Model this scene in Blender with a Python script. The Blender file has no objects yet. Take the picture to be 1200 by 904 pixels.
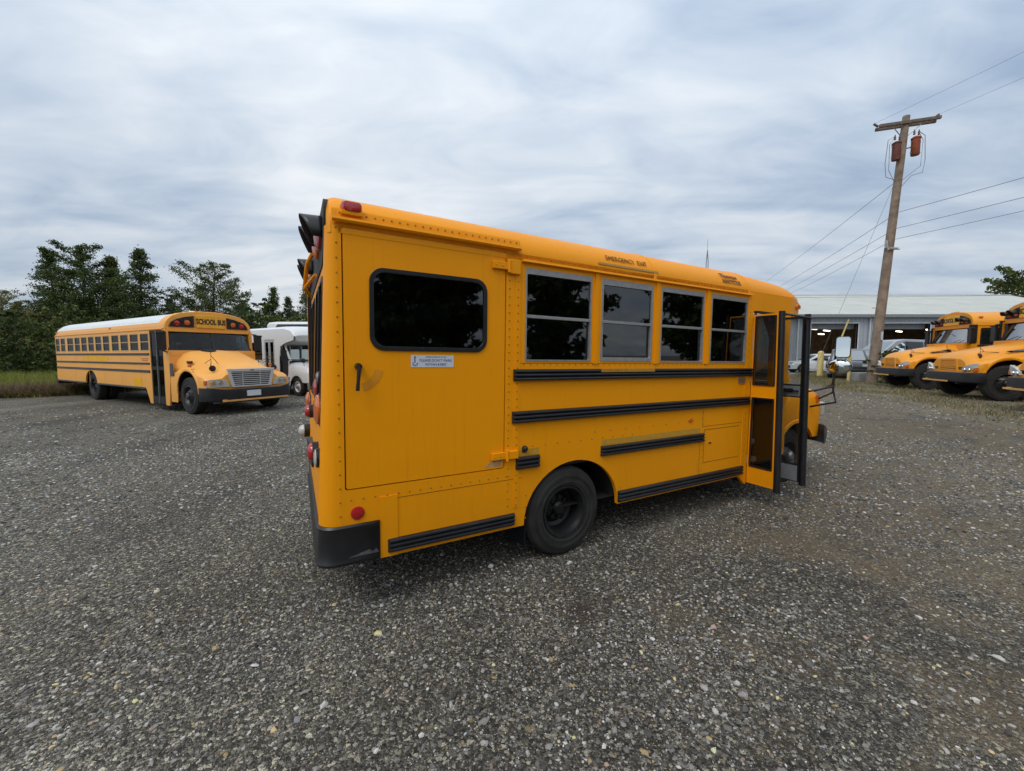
import bpy, math, random
import numpy as np
from mathutils import Vector, Matrix, Euler
from mathutils.geometry import tessellate_polygon

R = math.radians
scene = bpy.context.scene
col = scene.collection
random.seed(7)
rng = np.random.default_rng(11)

# ------------------------------------------------------------------ camera, world, sun, exposure
CAMH = 1.67
cam_d = bpy.data.cameras.new('camera'); cam = bpy.data.objects.new('camera', cam_d); col.objects.link(cam)
cam.location = (0, 0, CAMH)
cam.rotation_euler = (R(90 - 4.2451), 0, 0)
cam_d.sensor_width = 36; cam_d.lens = 485 / 1200 * 36
cam_d.clip_start = .05; cam_d.clip_end = 2000
scene.camera = cam

SUN_EL, SUN_AZ = 55, 215          # soft sun behind thin cloud
w = bpy.data.worlds.new('World'); scene.world = w; w.use_nodes = True
nt = w.node_tree; nt.nodes.clear()
def N(t, **k):
    n = nt.nodes.new(t)
    for a, b in k.items(): setattr(n, a, b)
    return n
def L(a, b): nt.links.new(a, b)
def math_node(tree, op, a, b=None, clamp=False):
    n = tree.nodes.new('ShaderNodeMath'); n.operation = op; n.use_clamp = clamp
    for i, v in enumerate((a, b)):
        if v is None: continue
        if isinstance(v, (int, float)): n.inputs[i].default_value = v
        else: tree.links.new(v, n.inputs[i])
    return n.outputs[0]
sky = N('ShaderNodeTexSky', sky_type='NISHITA'); sky.sun_disc = False
sky.sun_elevation = R(SUN_EL); sky.sun_rotation = R(SUN_AZ)
tc = N('ShaderNodeTexCoord'); sep = N('ShaderNodeSeparateXYZ'); L(tc.outputs['Generated'], sep.inputs[0])
zc = math_node(nt, 'ADD', math_node(nt, 'MAXIMUM', sep.outputs[2], 0.0), 0.16)
px = math_node(nt, 'DIVIDE', sep.outputs[0], zc); py = math_node(nt, 'DIVIDE', sep.outputs[1], zc)
cmb = N('ShaderNodeCombineXYZ'); L(px, cmb.inputs[0]); L(py, cmb.inputs[1])
def cloud(scale, rot, sx, sy, detail, dist, off):
    m = N('ShaderNodeMapping'); L(cmb.outputs[0], m.inputs[0])
    m.inputs['Rotation'].default_value = (0, 0, R(rot)); m.inputs['Scale'].default_value = (sx, sy, 1); m.inputs['Location'].default_value = off
    n = N('ShaderNodeTexNoise'); n.inputs['Scale'].default_value = scale; n.inputs['Detail'].default_value = detail
    n.inputs['Roughness'].default_value = .52; n.inputs['Distortion'].default_value = dist
    L(m.outputs[0], n.inputs['Vector']); return n.outputs[0]
c1 = cloud(.75, 32, .55, 1.55, 6, .5, (1.3, .4, 0))      # long diagonal streaks
c2 = cloud(3.0, 25, .75, 1.25, 10, .5, (4.1, 2.2, 3))       # finer breakup
c3 = cloud(.45, 0, 1, 1, 2, 0, (7.7, 5.2, 8))            # big light and dark areas
mix = math_node(nt, 'ADD', math_node(nt, 'MULTIPLY', c1, .55), math_node(nt, 'ADD', math_node(nt, 'MULTIPLY', c2, .30), math_node(nt, 'MULTIPLY', c3, .30)))
ramp = N('ShaderNodeValToRGB'); L(mix, ramp.inputs[0])
els = ramp.color_ramp.elements
els[0].position = .41; els[0].color = (.33, .43, .58, 1)
els[1].position = .68; els[1].color = (.87, .90, .935, 1)
e = els.new(.50); e.color = (.50, .59, .71, 1)
e = els.new(.58); e.color = (.66, .73, .81, 1)
# clouds get brighter towards the zenith, a little darker and bluer low down
up = N('ShaderNodeMapRange'); L(sep.outputs[2], up.inputs[0])
up.inputs[1].default_value = 0; up.inputs[2].default_value = .75; up.inputs[3].default_value = .56; up.inputs[4].default_value = .96
sc_ = N('ShaderNodeVectorMath', operation='SCALE'); L(ramp.outputs[0], sc_.inputs[0]); L(math_node(nt, 'MULTIPLY', up.outputs[0], 10.0), sc_.inputs['Scale'])
mx = N('ShaderNodeMix', data_type='RGBA'); mx.inputs[0].default_value = .93
L(sky.outputs[0], mx.inputs[6]); L(sc_.outputs[0], mx.inputs[7])
bg = N('ShaderNodeBackground'); bg.inputs[1].default_value = .1; L(mx.outputs[2], bg.inputs[0])
out = N('ShaderNodeOutputWorld'); L(bg.outputs[0], out.inputs[0])

sd = bpy.data.lights.new('sun', 'SUN'); sd.energy = .8; sd.angle = R(25); sd.color = (1, .96, .9)
sun = bpy.data.objects.new('sun', sd); col.objects.link(sun)
az = R(SUN_AZ)                      # measured clockwise from +Y
sdir = Vector((math.sin(az) * math.cos(R(SUN_EL)), math.cos(az) * math.cos(R(SUN_EL)), math.sin(R(SUN_EL))))
sun.rotation_euler = sdir.to_track_quat('Z', 'Y').to_euler(); sun.location = (0, 0, 30)
scene.view_settings.view_transform = 'Standard'; scene.view_settings.look = 'None'
scene.view_settings.exposure = 0.50; scene.view_settings.gamma = 1.0; scene.view_settings.use_curve_mapping = False
scene.cycles.max_bounces = 8; scene.cycles.transparent_max_bounces = 16
scene.cycles.glossy_bounces = 4; scene.cycles.diffuse_bounces = 3; scene.cycles.use_denoising = True
scene.cycles.sample_clamp_indirect = 4

# ------------------------------------------------------------------ materials
def new_mat(name):
    m = bpy.data.materials.new(name); m.use_nodes = True
    t = m.node_tree; b = t.nodes['Principled BSDF']; return m, t, b
def noise(t, scale, detail=4, rough=.55, coord='Object', stretch=None, dist=0):
    c = t.nodes.new('ShaderNodeTexCoord'); n = t.nodes.new('ShaderNodeTexNoise')
    n.inputs['Scale'].default_value = scale; n.inputs['Detail'].default_value = detail; n.inputs['Roughness'].default_value = rough
    n.inputs['Distortion'].default_value = dist
    if stretch:
        m = t.nodes.new('ShaderNodeMapping'); m.inputs['Scale'].default_value = stretch
        t.links.new(c.outputs[coord], m.inputs[0]); t.links.new(m.outputs[0], n.inputs['Vector'])
    else: t.links.new(c.outputs[coord], n.inputs['Vector'])
    return n.outputs[0]
def ramp_(t, src, stops):
    r = t.nodes.new('ShaderNodeValToRGB'); t.links.new(src, r.inputs[0])
    e = r.color_ramp.elements
    e[0].position, e[0].color = stops[0][0], (*stops[0][1], 1)
    e[1].position, e[1].color = stops[-1][0], (*stops[-1][1], 1)
    for p, c in stops[1:-1]:
        k = e.new(p); k.color = (*c, 1)
    return r.outputs[0]
def mixc(t, f, a, b, mode='MIX'):
    n = t.nodes.new('ShaderNodeMix'); n.data_type = 'RGBA'; n.blend_type = mode
    if isinstance(f, (int, float)): n.inputs[0].default_value = f
    else: t.links.new(f, n.inputs[0])
    for i, v in ((6, a), (7, b)):
        if isinstance(v, tuple): n.inputs[i].default_value = (*v, 1)
        else: t.links.new(v, n.inputs[i])
    return n.outputs[2]
def bump(t, b, src, strength, dist):
    n = t.nodes.new('ShaderNodeBump'); n.inputs['Strength'].default_value = strength; n.inputs['Distance'].default_value = dist
    t.links.new(src, n.inputs['Height']); t.links.new(n.outputs[0], b.inputs['Normal'])
def simple(name, colr, rough=.5, metal=0, var=.12, scale=6, spec=.5, bmp=0, coat=0):
    m, t, b = new_mat(name)
    n = noise(t, scale, 5)
    lo = tuple(max(0, c * (1 - var)) for c in colr); hi = tuple(min(1, c * (1 + var)) for c in colr)
    t.links.new(ramp_(t, n, [(.3, lo), (.7, hi)]), b.inputs['Base Color'])
    b.inputs['Roughness'].default_value = rough; b.inputs['Metallic'].default_value = metal
    b.inputs['Specular IOR Level'].default_value = spec; b.inputs['Coat Weight'].default_value = coat; b.inputs['Coat Roughness'].default_value = .12
    if bmp: bump(t, b, noise(t, scale * 12, 3), .5, bmp)
    return m
def paint(name, colr, rough=.38, dirt=(.16, .10, .04), dirt_amt=.35, coat=.35, spec=.5):
    m, t, b = new_mat(name); b.inputs['Specular IOR Level'].default_value = spec
    base = mixc(t, noise(t, 1.1, 3), tuple(c * .93 for c in colr), tuple(min(1, c * 1.04) for c in colr))
    # road film low on the body, broken up by noise, and thin vertical streaks
    geo = t.nodes.new('ShaderNodeTexCoord'); s = t.nodes.new('ShaderNodeSeparateXYZ'); t.links.new(geo.outputs['Object'], s.inputs[0])
    mr = t.nodes.new('ShaderNodeMapRange'); t.links.new(s.outputs[2], mr.inputs[0])
    mr.inputs[1].default_value = 1.0; mr.inputs[2].default_value = .2; mr.inputs[3].default_value = 0; mr.inputs[4].default_value = 1
    n2 = noise(t, 5, 8, .7, stretch=(1, 1, .5)); streak = noise(t, 9, 4, .6, stretch=(3, 3, .18))
    d1 = math_node(t, 'MULTIPLY', math_node(t, 'MULTIPLY', mr.outputs[0], n2), dirt_amt)
    st = t.nodes.new('ShaderNodeMapRange'); t.links.new(streak, st.inputs[0]); st.inputs[1].default_value = .56; st.inputs[2].default_value = .78; st.inputs[4].default_value = .12
    d = math_node(t, 'ADD', d1, st.outputs[0], True)
    t.links.new(mixc(t, d, base, dirt), b.inputs['Base Color'])
    b.inputs['Roughness'].default_value = rough; b.inputs['Coat Weight'].default_value = coat; b.inputs['Coat Roughness'].default_value = .15
    rr = t.nodes.new('ShaderNodeMapRange'); t.links.new(n2, rr.inputs[0]); rr.inputs[3].default_value = rough - .08; rr.inputs[4].default_value = rough + .15
    t.links.new(rr.outputs[0], b.inputs['Roughness'])
    bump(t, b, noise(t, 1.9, 2), .35, .016)
    return m
M = {}
M['yellow'] = paint('school_bus_yellow', (.94, .345, .0), coat=.02, rough=.45, spec=.22, dirt=(.22, .10, .015))
M['yellow_old'] = paint('faded_bus_yellow', (.90, .42, .085), .45, coat=.12, spec=.35)
M['yellow_patch'] = simple('fresh_yellow_patch', (.85, .43, .0), .4, spec=.2)
M['yellow_post'] = simple('yellow_post_paint', (.66, .52, .20), .6)
M['white'] = paint('white_vehicle_paint', (.74, .75, .76), .35, dirt=(.3, .28, .25), dirt_amt=.4)
M['white_roof'] = simple('white_roof_paint', (.72, .75, .76), .5, var=.06)
M['rubber'] = simple('black_rubber_rail', (.013, .014, .017), .34, var=.35, scale=9)
M['black'] = simple('black_painted_steel', (.015, .015, .017), .38, var=.4, scale=4, bmp=.0008)
M['bezel'] = simple('matt_black_panel', (.012, .012, .012), .7)
M['tyre'] = simple('tyre_rubber', (.020, .019, .018), .78, var=.5, scale=7, bmp=.0015)
M['rim'] = simple('black_wheel_steel', (.012, .012, .013), .42, var=.4)
M['steel'] = simple('dull_grey_steel', (.34, .34, .35), .42, .8, var=.3)
M['alu'] = simple('window_aluminium', (.36, .36, .365), .45, .5, var=.15, scale=20)
M['chrome'] = simple('chrome', (.8, .8, .82), .12, 1, var=.05)
M['grey_panel'] = simple('grey_door_panel', (.20, .21, .22), .5, var=.12)
M['dark_in'] = simple('dark_interior', (.018, .018, .020), .8)
M['seat'] = simple('bus_seat_vinyl', (.035, .05, .055), .5, var=.3)
M['seat_brown'] = simple('brown_vinyl', (.11, .06, .03), .5, var=.3)
M['lightgrey'] = simple('light_grey_plastic', (.45, .46, .47), .5)
M['rivet'] = simple('painted_rivet', (.42, .155, .003), .5, var=.4, scale=20)
M['gap'] = simple('dark_panel_gap', (.05, .02, .004), .9)
M['chassis'] = simple('chassis_black', (.015, .014, .013), .8, var=.5)
M['label_white'] = simple('sticker_white', (.62, .66, .72), .45, var=.06, scale=30)
M['ink_blue'] = simple('sticker_blue_ink', (.05, .09, .25), .5)
M['ink'] = simple('black_lettering', (.03, .02, .015), .5)
M['ink_faded'] = simple('faded_brown_lettering', (.30, .13, .03), .6, var=.4, scale=25)
M['tape'] = simple('worn_reflective_tape', (.42, .22, .03), .35, var=.3, scale=30)
M['amber_strip'] = simple('amber_plastic_strip', (.55, .27, .03), .4)
def lens(name, c):
    m, t, b = new_mat(name)
    co = t.nodes.new('ShaderNodeTexCoord'); wv = t.nodes.new('ShaderNodeTexVoronoi'); wv.inputs['Scale'].default_value = 120
    t.links.new(co.outputs['Object'], wv.inputs['Vector']); bump(t, b, wv.outputs['Distance'], .35, .002)
    b.inputs['Base Color'].default_value = (*c, 1); b.inputs['Roughness'].default_value = .15; b.inputs['Coat Weight'].default_value = .6
    return m
M['red'] = lens('red_lens', (.42, .012, .012)); M['amber'] = lens('amber_lens', (.62, .13, .008)); M['clear'] = lens('headlight_lens', (.52, .52, .50))
def glass(name, tint, refl=1.0, rough=.02, body=(.01, .012, .012), opaque=.0):
    m = bpy.data.materials.new(name); m.use_nodes = True; t = m.node_tree; t.nodes.clear()
    fr = t.nodes.new('ShaderNodeFresnel'); fr.inputs[0].default_value = 1.52
    f2 = math_node(t, 'MULTIPLY', math_node(t, 'ADD', fr.outputs[0], 0.015), refl, True)
    gl = t.nodes.new('ShaderNodeBsdfGlossy'); gl.inputs['Roughness'].default_value = rough; gl.inputs[0].default_value = (.95, .97, 1, 1)
    tr = t.nodes.new('ShaderNodeBsdfTransparent'); tr.inputs[0].default_value = (*tint, 1)
    df = t.nodes.new('ShaderNodeBsdfDiffuse'); df.inputs[0].default_value = (*body, 1)
    nz = noise(t, 7, 5, .7); mr = t.nodes.new('ShaderNodeMapRange'); t.links.new(nz, mr.inputs[0]); mr.inputs[1].default_value = .4; mr.inputs[2].default_value = .8; mr.inputs[3].default_value = opaque; mr.inputs[4].default_value = opaque + .05
    m1 = t.nodes.new('ShaderNodeMixShader'); t.links.new(mr.outputs[0], m1.inputs[0]); t.links.new(tr.outputs[0], m1.inputs[1]); t.links.new(df.outputs[0], m1.inputs[2])
    m2 = t.nodes.new('ShaderNodeMixShader'); t.links.new(f2, m2.inputs[0]); t.links.new(m1.outputs[0], m2.inputs[1]); t.links.new(gl.outputs[0], m2.inputs[2])
    o = t.nodes.new('ShaderNodeOutputMaterial'); t.links.new(m2.outputs[0], o.inputs[0]); return m
M['tint'] = glass('tinted_window_glass', (.20, .22, .22), body=(.1, .1, .1))
M['tint_dark'] = glass('dark_window_glass', (.11, .12, .125), 1.35, body=(.03, .03, .03))
M['wind'] = glass('windscreen_glass', (.50, .58, .57), .75, body=(.25, .28, .28), opaque=.03)
M['tint_far'] = glass('side_window_glass', (.10, .11, .11), .35, body=(.03, .03, .03))
M['doorglass'] = glass('clear_door_glass', (.86, .88, .87), body=(.3, .3, .3), opaque=.01)
M['leafglass'] = glass('cabin_shade_glass', (.50, .49, .47), .8, body=(.1, .09, .08))  # rear leaf pane tinted to stand in for the dark cabin behind it
M['wind_dark'] = glass('dark_windscreen_glass', (.34, .42, .42), .38, body=(.2, .25, .25), opaque=.03)
M['mirror'] = simple('mirror_glass', (.75, .80, .80), .05, 1, var=.03)

# ------------------------------------------------------------------ mesh helper
class MB:
    def __init__(s): s.v = []; s.f = []; s.mi = []; s.cur = 0
    def mat(s, i): s.cur = i; return s
    def add(s, vs, fs):
        o = len(s.v); s.v += [tuple(a) for a in vs]
        for f in fs: s.f.append(tuple(i + o for i in f)); s.mi.append(s.cur)
        return s
    def box(s, x0, x1, y0, y1, z0, z1, mtx=None):
        vs = [Vector((x, y, z)) for x in (x0, x1) for y in (y0, y1) for z in (z0, z1)]
        if mtx: vs = [mtx @ v for v in vs]
        return s.add(vs, [(0, 1, 3, 2), (4, 6, 7, 5), (0, 4, 5, 1), (2, 3, 7, 6), (0, 2, 6, 4), (1, 5, 7, 3)])
    def cyl(s, a, b, r0, r1=None, n=16, cap=True):
        a, b = Vector(a), Vector(b); r1 = r0 if r1 is None else r1
        q = (b - a).to_track_quat('Z', 'Y'); vs = []
        for p, r in ((a, r0), (b, r1)):
            for i in range(n):
                t = 2 * math.pi * i / n; vs.append(p + q @ Vector((r * math.cos(t), r * math.sin(t), 0)))
        fs = [(i, (i + 1) % n, n + (i + 1) % n, n + i) for i in range(n)]
        if cap: fs += [tuple(range(n))[::-1], tuple(range(n, 2 * n))]
        return s.add(vs, fs)
    def tube(s, pts, r, n=8):
        pts = [Vector(p) for p in pts]; rings = []
        up = Vector((0, 0, 1))
        for i, p in enumerate(pts):
            d = (pts[min(i + 1, len(pts) - 1)] - pts[max(i - 1, 0)]).normalized()
            a = d.cross(up if abs(d.z) < .95 else Vector((1, 0, 0))).normalized(); b = d.cross(a)
            rr = r[i] if isinstance(r, (list, tuple)) else r
            rings.append([p + a * rr * math.cos(2 * math.pi * k / n) + b * rr * math.sin(2 * math.pi * k / n) for k in range(n)])
        return s.loft(rings, closed=True, caps=True)
    def loft(s, rings, closed=False, caps=False):
        n = len(rings[0]); vs = [p for r in rings for p in r]; fs = []
        m = n if closed else n - 1
        for i in range(len(rings) - 1):
            for k in range(m):
                k2 = (k + 1) % n; fs.append((i * n + k, i * n + k2, (i + 1) * n + k2, (i + 1) * n + k))
        if caps: fs += [tuple(range(n))[::-1], tuple(range((len(rings) - 1) * n, len(rings) * n))]
        return s.add(vs, fs)
    def lathe(s, prof, c, axis='y', n=40, flip=1):
        rings = []
        for r, h in prof:
            ring = []
            for i in range(n):
                t = 2 * math.pi * i / n; a, b = r * math.cos(t), r * math.sin(t)
                v = {'y': (a, h * flip, b), 'x': (h * flip, a, b), 'z': (a, b, h * flip)}[axis]
                ring.append((c[0] + v[0], c[1] + v[1], c[2] + v[2]))
            rings.append(ring)
        return s.loft(rings, closed=True)
    def plate(s, outer, holes, th, fn):
        """flat plate with holes; fn(a, b, t) maps plan coordinates and depth to 3D"""
        loops = [outer] + list(holes); flat = [p for l in loops for p in l]
        tris = tessellate_polygon([[Vector((p[0], p[1], 0)) for p in l] for l in loops])
        n = len(flat); vs = [fn(p[0], p[1], 0) for p in flat] + [fn(p[0], p[1], th) for p in flat]
        fs = [tuple(t) for t in tris] + [tuple(i + n for i in reversed(t)) for t in tris]
        o = 0
        for l in loops:
            k = len(l)
            for i in range(k):
                a, b = o + i, o + (i + 1) % k; fs.append((a, b, b + n, a + n))
            o += k
        return s.add(vs, fs)
    def dome(s, c, r, sq=1, n=12, m=5, axis='z', flip=1):
        prof = [(max(1e-4, r * math.cos(i / m * math.pi / 2)), r * sq * math.sin(i / m * math.pi / 2)) for i in range(m + 1)]
        return s.lathe(prof, c, axis, n, flip)
    def obj(s, name, mats, parent=None, smooth=None, bevel=0, loc=None):
        me = bpy.data.meshes.new(name); me.from_pydata(s.v, [], s.f)
        mats = mats if isinstance(mats, (list, tuple)) else [mats]
        for m in mats: me.materials.append(M[m] if isinstance(m, str) else m)
        me.polygons.foreach_set('material_index', s.mi)
        import bmesh
        bm = bmesh.new(); bm.from_mesh(me); bmesh.ops.recalc_face_normals(bm, faces=bm.faces); bm.to_mesh(me); bm.free()
        if smooth is not None:
            me.polygons.foreach_set('use_smooth', [True] * len(me.polygons)); me.set_sharp_from_angle(angle=R(smooth))
        me.update()
        o = bpy.data.objects.new(name, me); col.objects.link(o)
        if parent: o.parent = parent
        if loc: o.location = loc
        if bevel:
            b = o.modifiers.new('bevel', 'BEVEL'); b.width = bevel; b.segments = 2; b.limit_method = 'ANGLE'; b.angle_limit = R(40)
        return o
def side(y, s=1):           # plate lying in the x-z plane, thickness towards +y (s=1)
    return lambda a, b, t: (a, y + s * t, b)
def rrect(x0, x1, z0, z1, r=0, n=5):
    if not r: return [(x0, z0), (x1, z0), (x1, z1), (x0, z1)]
    out = []
    for cx, cz, a0 in ((x1 - r, z0 + r, -90), (x1 - r, z1 - r, 0), (x0 + r, z1 - r, 90), (x0 + r, z0 + r, 180)):
        for i in range(n + 1):
            a = R(a0 + 90 * i / n); out.append((cx + r * math.cos(a), cz + r * math.sin(a)))
    return out
def arc(cx, cz, a, b, t0, t1, n=14):
    return [(cx + a * math.cos(R(t0 + (t1 - t0) * i / n)), cz + b * math.sin(R(t0 + (t1 - t0) * i / n))) for i in range(n + 1)]
def thing(name, label, cat, loc=(0, 0, 0), rz=0, group=None, mtx=None):
    o = bpy.data.objects.new(name, None); col.objects.link(o)
    if mtx: o.matrix_world = mtx
    else: o.location = loc; o.rotation_euler = (0, 0, rz)
    return tag(o, label, cat, group)
def tag(o, label=None, cat=None, group=None, kind=None):
    if label: o['label'] = label
    if cat: o['category'] = cat
    if group: o['group'] = group
    if kind: o['kind'] = kind
    return o
def copy_tree(o, parent=None):
    c = o.copy(); col.objects.link(c)
    if parent: c.parent = parent
    for ch in list(o.children): copy_tree(ch, c)
    return c
def text_mesh(name, txt, size, mat, parent, origin, ex, ey, ext=.0015, squash=1.0, bold=0):
    """lettering as a mesh; ex = reading direction, ey = up direction of the letters"""
    cu = bpy.data.curves.new(name, 'FONT'); cu.body = txt; cu.size = size; cu.extrude = ext; cu.align_x = 'CENTER'; cu.align_y = 'CENTER'
    cu.resolution_u = 3; cu.offset = bold
    tmp = bpy.data.objects.new('tmp', cu); col.objects.link(tmp)
    dg = bpy.context.evaluated_depsgraph_get(); dg.update()
    me = bpy.data.meshes.new_from_object(tmp.evaluated_get(dg)); bpy.data.objects.remove(tmp); bpy.data.curves.remove(cu)
    ex, ey = Vector(ex).normalized(), Vector(ey).normalized(); ez = ex.cross(ey)
    mt = Matrix((ex * squash, ey, ez)).transposed().to_4x4(); mt.translation = Vector(origin)
    me.transform(mt); me.materials.clear(); me.materials.append(M[mat]); me.name = name
    o = bpy.data.objects.new(name, me); col.objects.link(o); o.parent = parent; return o

# ------------------------------------------------------------------ terrain
DIRB = Vector((0.8639466, 0.50340389, -0.01344597)); RIGHT = Vector((0.5034494, -0.86402471, 0)); UPB = RIGHT.cross(DIRB)
P0 = Vector((.4325, 3.3245, 0.0))
FWC = P0 + DIRB * 3.9 - RIGHT * 1.0
def sstep(t): t = max(0., min(1., t)); return t * t * (3 - 2 * t)
def gz(x, y):
    t = .8 * x + .6 * y
    z = .30 * sstep((t - 8.6) / 6.2) if x > 0 else .30 * sstep((t - 8.6) / 6.2) * max(0, 1 + x / 3)
    z -= .052 * math.exp(-((x - FWC.x) ** 2 + (y - FWC.y) ** 2) / 2.2)
    z += .25 * sstep((y - 30) / 60) * (1 if x < 0 else 0)
    return z
def gzv(x, y):
    ss = lambda t: (lambda u: u * u * (3 - 2 * u))(np.clip(t, 0, 1))
    t = .8 * x + .6 * y; z = .30 * ss((t - 8.6) / 6.2) * np.where(x > 0, 1, np.maximum(0, 1 + x / 3))
    z = z - .052 * np.exp(-((x - FWC.x) ** 2 + (y - FWC.y) ** 2) / 2.2)
    return z + .25 * ss((y - 30) / 60) * (x < 0)
def add_np(name, V, F, mat, parent=None, smooth=False, attr=None):
    """fast mesh from arrays; F is (n, k)"""
    me = bpy.data.meshes.new(name); k = F.shape[1]
    me.vertices.add(len(V)); me.vertices.foreach_set('co', V.astype(np.float32).ravel())
    me.loops.add(F.size); me.loops.foreach_set('vertex_index', F.astype(np.int32).ravel())
    me.polygons.add(len(F)); me.polygons.foreach_set('loop_start', np.arange(0, F.size, k, dtype=np.int32))
    me.polygons.foreach_set('use_smooth', np.full(len(F), smooth))
    if attr is not None:
        a = me.color_attributes.new('tone', 'FLOAT_COLOR', 'POINT'); a.data.foreach_set('color', attr.astype(np.float32).ravel())
    me.update(calc_edges=True); me.validate()
    me.materials.append(M[mat] if isinstance(mat, str) else mat)
    o = bpy.data.objects.new(name, me); col.objects.link(o)
    if parent: o.parent = parent
    return o

def gravel_material():
    m, t, b = new_mat('crushed_gravel')
    c = t.nodes.new('ShaderNodeTexCoord').outputs['Object']
    def vor(scale, feat='F1'):
        v = t.nodes.new('ShaderNodeTexVoronoi'); v.inputs['Scale'].default_value = scale; v.feature = feat
        # warp the lookup so that cells look like broken stone rather than a lattice
        t.links.new(warp, v.inputs['Vector']); return v
    nz = t.nodes.new('ShaderNodeTexNoise'); nz.inputs['Scale'].default_value = 30; nz.inputs['Detail'].default_value = 3; t.links.new(c, nz.inputs['Vector'])
    ad = t.nodes.new('ShaderNodeVectorMath'); ad.operation = 'MULTIPLY_ADD'; t.links.new(nz.outputs['Color'], ad.inputs[0]); ad.inputs[1].default_value = (.010,) * 3; t.links.new(c, ad.inputs[2]); warp = ad.outputs[0]
    v1, v2, v3 = vor(118), vor(66), vor(260)
    def tone(v, stops):
        s = t.nodes.new('ShaderNodeSeparateColor'); t.links.new(v.outputs['Color'], s.inputs[0])
        return ramp_(t, s.outputs[0], stops), s.outputs[1]
    g1, _ = tone(v1, [(0, (.018, .018, .018)), (.45, (.06, .058, .054)), (.72, (.15, .146, .136)), (.88, (.32, .31, .28)), (1, (.50, .48, .43))])
    g2, k2 = tone(v2, [(0, (.03, .03, .03)), (.4, (.085, .083, .078)), (.7, (.19, .185, .17)), (.88, (.38, .365, .33)), (1, (.56, .54, .48))])
    g3, _ = tone(v3, [(0, (.02, .02, .02)), (.6, (.08, .078, .074)), (1, (.26, .25, .24))])
    big = t.nodes.new('ShaderNodeMapRange'); t.links.new(k2, big.inputs[0]); big.inputs[1].default_value = .55; big.inputs[2].default_value = .56
    fine = mixc(t, .40, g1, g3)
    stone = mixc(t, big.outputs[0], fine, g2)
    stone = mixc(t, 1, stone, (.97, .945, .885), 'MULTIPLY')
    # patches: where fines and silt lie between the stones, and tyre-packed darker lanes
    p1 = noise(t, .55, 5, .6); p2 = noise(t, .16, 4, .6, dist=.4)
    dark = ramp_(t, p1, [(.3, (.66, .65, .62)), (.5, (.96, .95, .92)), (.7, (1.28, 1.27, 1.22))])
    stone = mixc(t, 1, stone, dark, 'MULTIPLY')
    big2 = ramp_(t, p2, [(.3, (.80, .79, .77)), (.65, (1.18, 1.17, 1.14))]); stone = mixc(t, 1, stone, big2, 'MULTIPLY')
    # wheel tracks: long soft lanes where the fines are pressed dark and smooth, loose pale stone between them
    rut = noise(t, .9, 3, .5, stretch=(.9, .16, 1), dist=.6); stone = mixc(t, 1, stone, ramp_(t, rut, [(.36, (.78, .77, .75)), (.5, (1, 1, .98)), (.66, (1.24, 1.22, 1.17))]), 'MULTIPLY')
    s = t.nodes.new('ShaderNodeSeparateXYZ'); t.links.new(c, s.inputs[0])
    # brown silt grows towards the right hand side of the yard
    gx = t.nodes.new('ShaderNodeMapRange'); t.links.new(s.outputs[0], gx.inputs[0]); gx.inputs[1].default_value = .6; gx.inputs[2].default_value = 3.6; gx.inputs[3].default_value = 0; gx.inputs[4].default_value = .22
    silt_n = noise(t, 1.3, 7, .68, dist=.5); sm = t.nodes.new('ShaderNodeMapRange'); t.links.new(math_node(t, 'ADD', silt_n, gx.outputs[0]), sm.inputs[0])
    sm.inputs[1].default_value = .575; sm.inputs[2].default_value = .74; sm.inputs[4].default_value = .55
    silt = mixc(t, noise(t, 60, 4), (.12, .088, .050), (.27, .205, .125))
    stone = mixc(t, sm.outputs[0], stone, silt)
    # one small bare spot of brown earth near the rear wheel
    d = t.nodes.new('ShaderNodeVectorMath'); d.operation = 'DISTANCE'; d.inputs[1].default_value = (.50, 2.62, 0)
    wc = t.nodes.new('ShaderNodeVectorMath'); wc.operation = 'MULTIPLY_ADD'; n5 = t.nodes.new('ShaderNodeTexNoise'); n5.inputs['Scale'].default_value = 9; t.links.new(c, n5.inputs['Vector'])
    t.links.new(n5.outputs['Color'], wc.inputs[0]); wc.inputs[1].default_value = (.10, .10, 0); t.links.new(c, wc.inputs[2]); t.links.new(wc.outputs[0], d.inputs[0])
    dm = t.nodes.new('ShaderNodeMapRange'); t.links.new(d.outputs['Value'], dm.inputs[0]); dm.inputs[1].default_value = .13; dm.inputs[2].default_value = .08; dm.inputs[4].default_value = .9
    stone = mixc(t, dm.outputs[0], stone, mixc(t, noise(t, 80, 3), (.035, .025, .020), (.085, .062, .050)))
    t.links.new(stone, b.inputs['Base Color']); b.inputs['Roughness'].default_value = .82
    b.inputs['Specular IOR Level'].default_value = .35
    h = math_node(t, 'ADD', math_node(t, 'MULTIPLY', v1.outputs['Distance'], -1.0), math_node(t, 'MULTIPLY', v2.outputs['Distance'], -.9))
    bump(t, b, h, .9, .012)
    return m
M['gravel'] = gravel_material()
def ground_sheet():
    xs = np.concatenate([-np.geomspace(600, 8, 40), np.linspace(-7.5, 20, 92), np.geomspace(21, 600, 40)])
    ys = np.concatenate([-np.geomspace(600, 3, 30), np.linspace(-2.5, 24, 90), np.geomspace(25, 600, 40)])
    X, Y = np.meshgrid(xs, ys, indexing='ij'); Z = gzv(X, Y)
    V = np.stack([X, Y, Z], -1).reshape(-1, 3); nx, ny = len(xs), len(ys)
    i, j = np.meshgrid(np.arange(nx - 1), np.arange(ny - 1), indexing='ij'); a = (i * ny + j).ravel()
    F = np.stack([a, a + ny, a + ny + 1, a + 1], -1)
    o = add_np('ground', V, F, 'gravel', smooth=True); tag(o, kind='structure')
ground_sheet()
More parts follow.
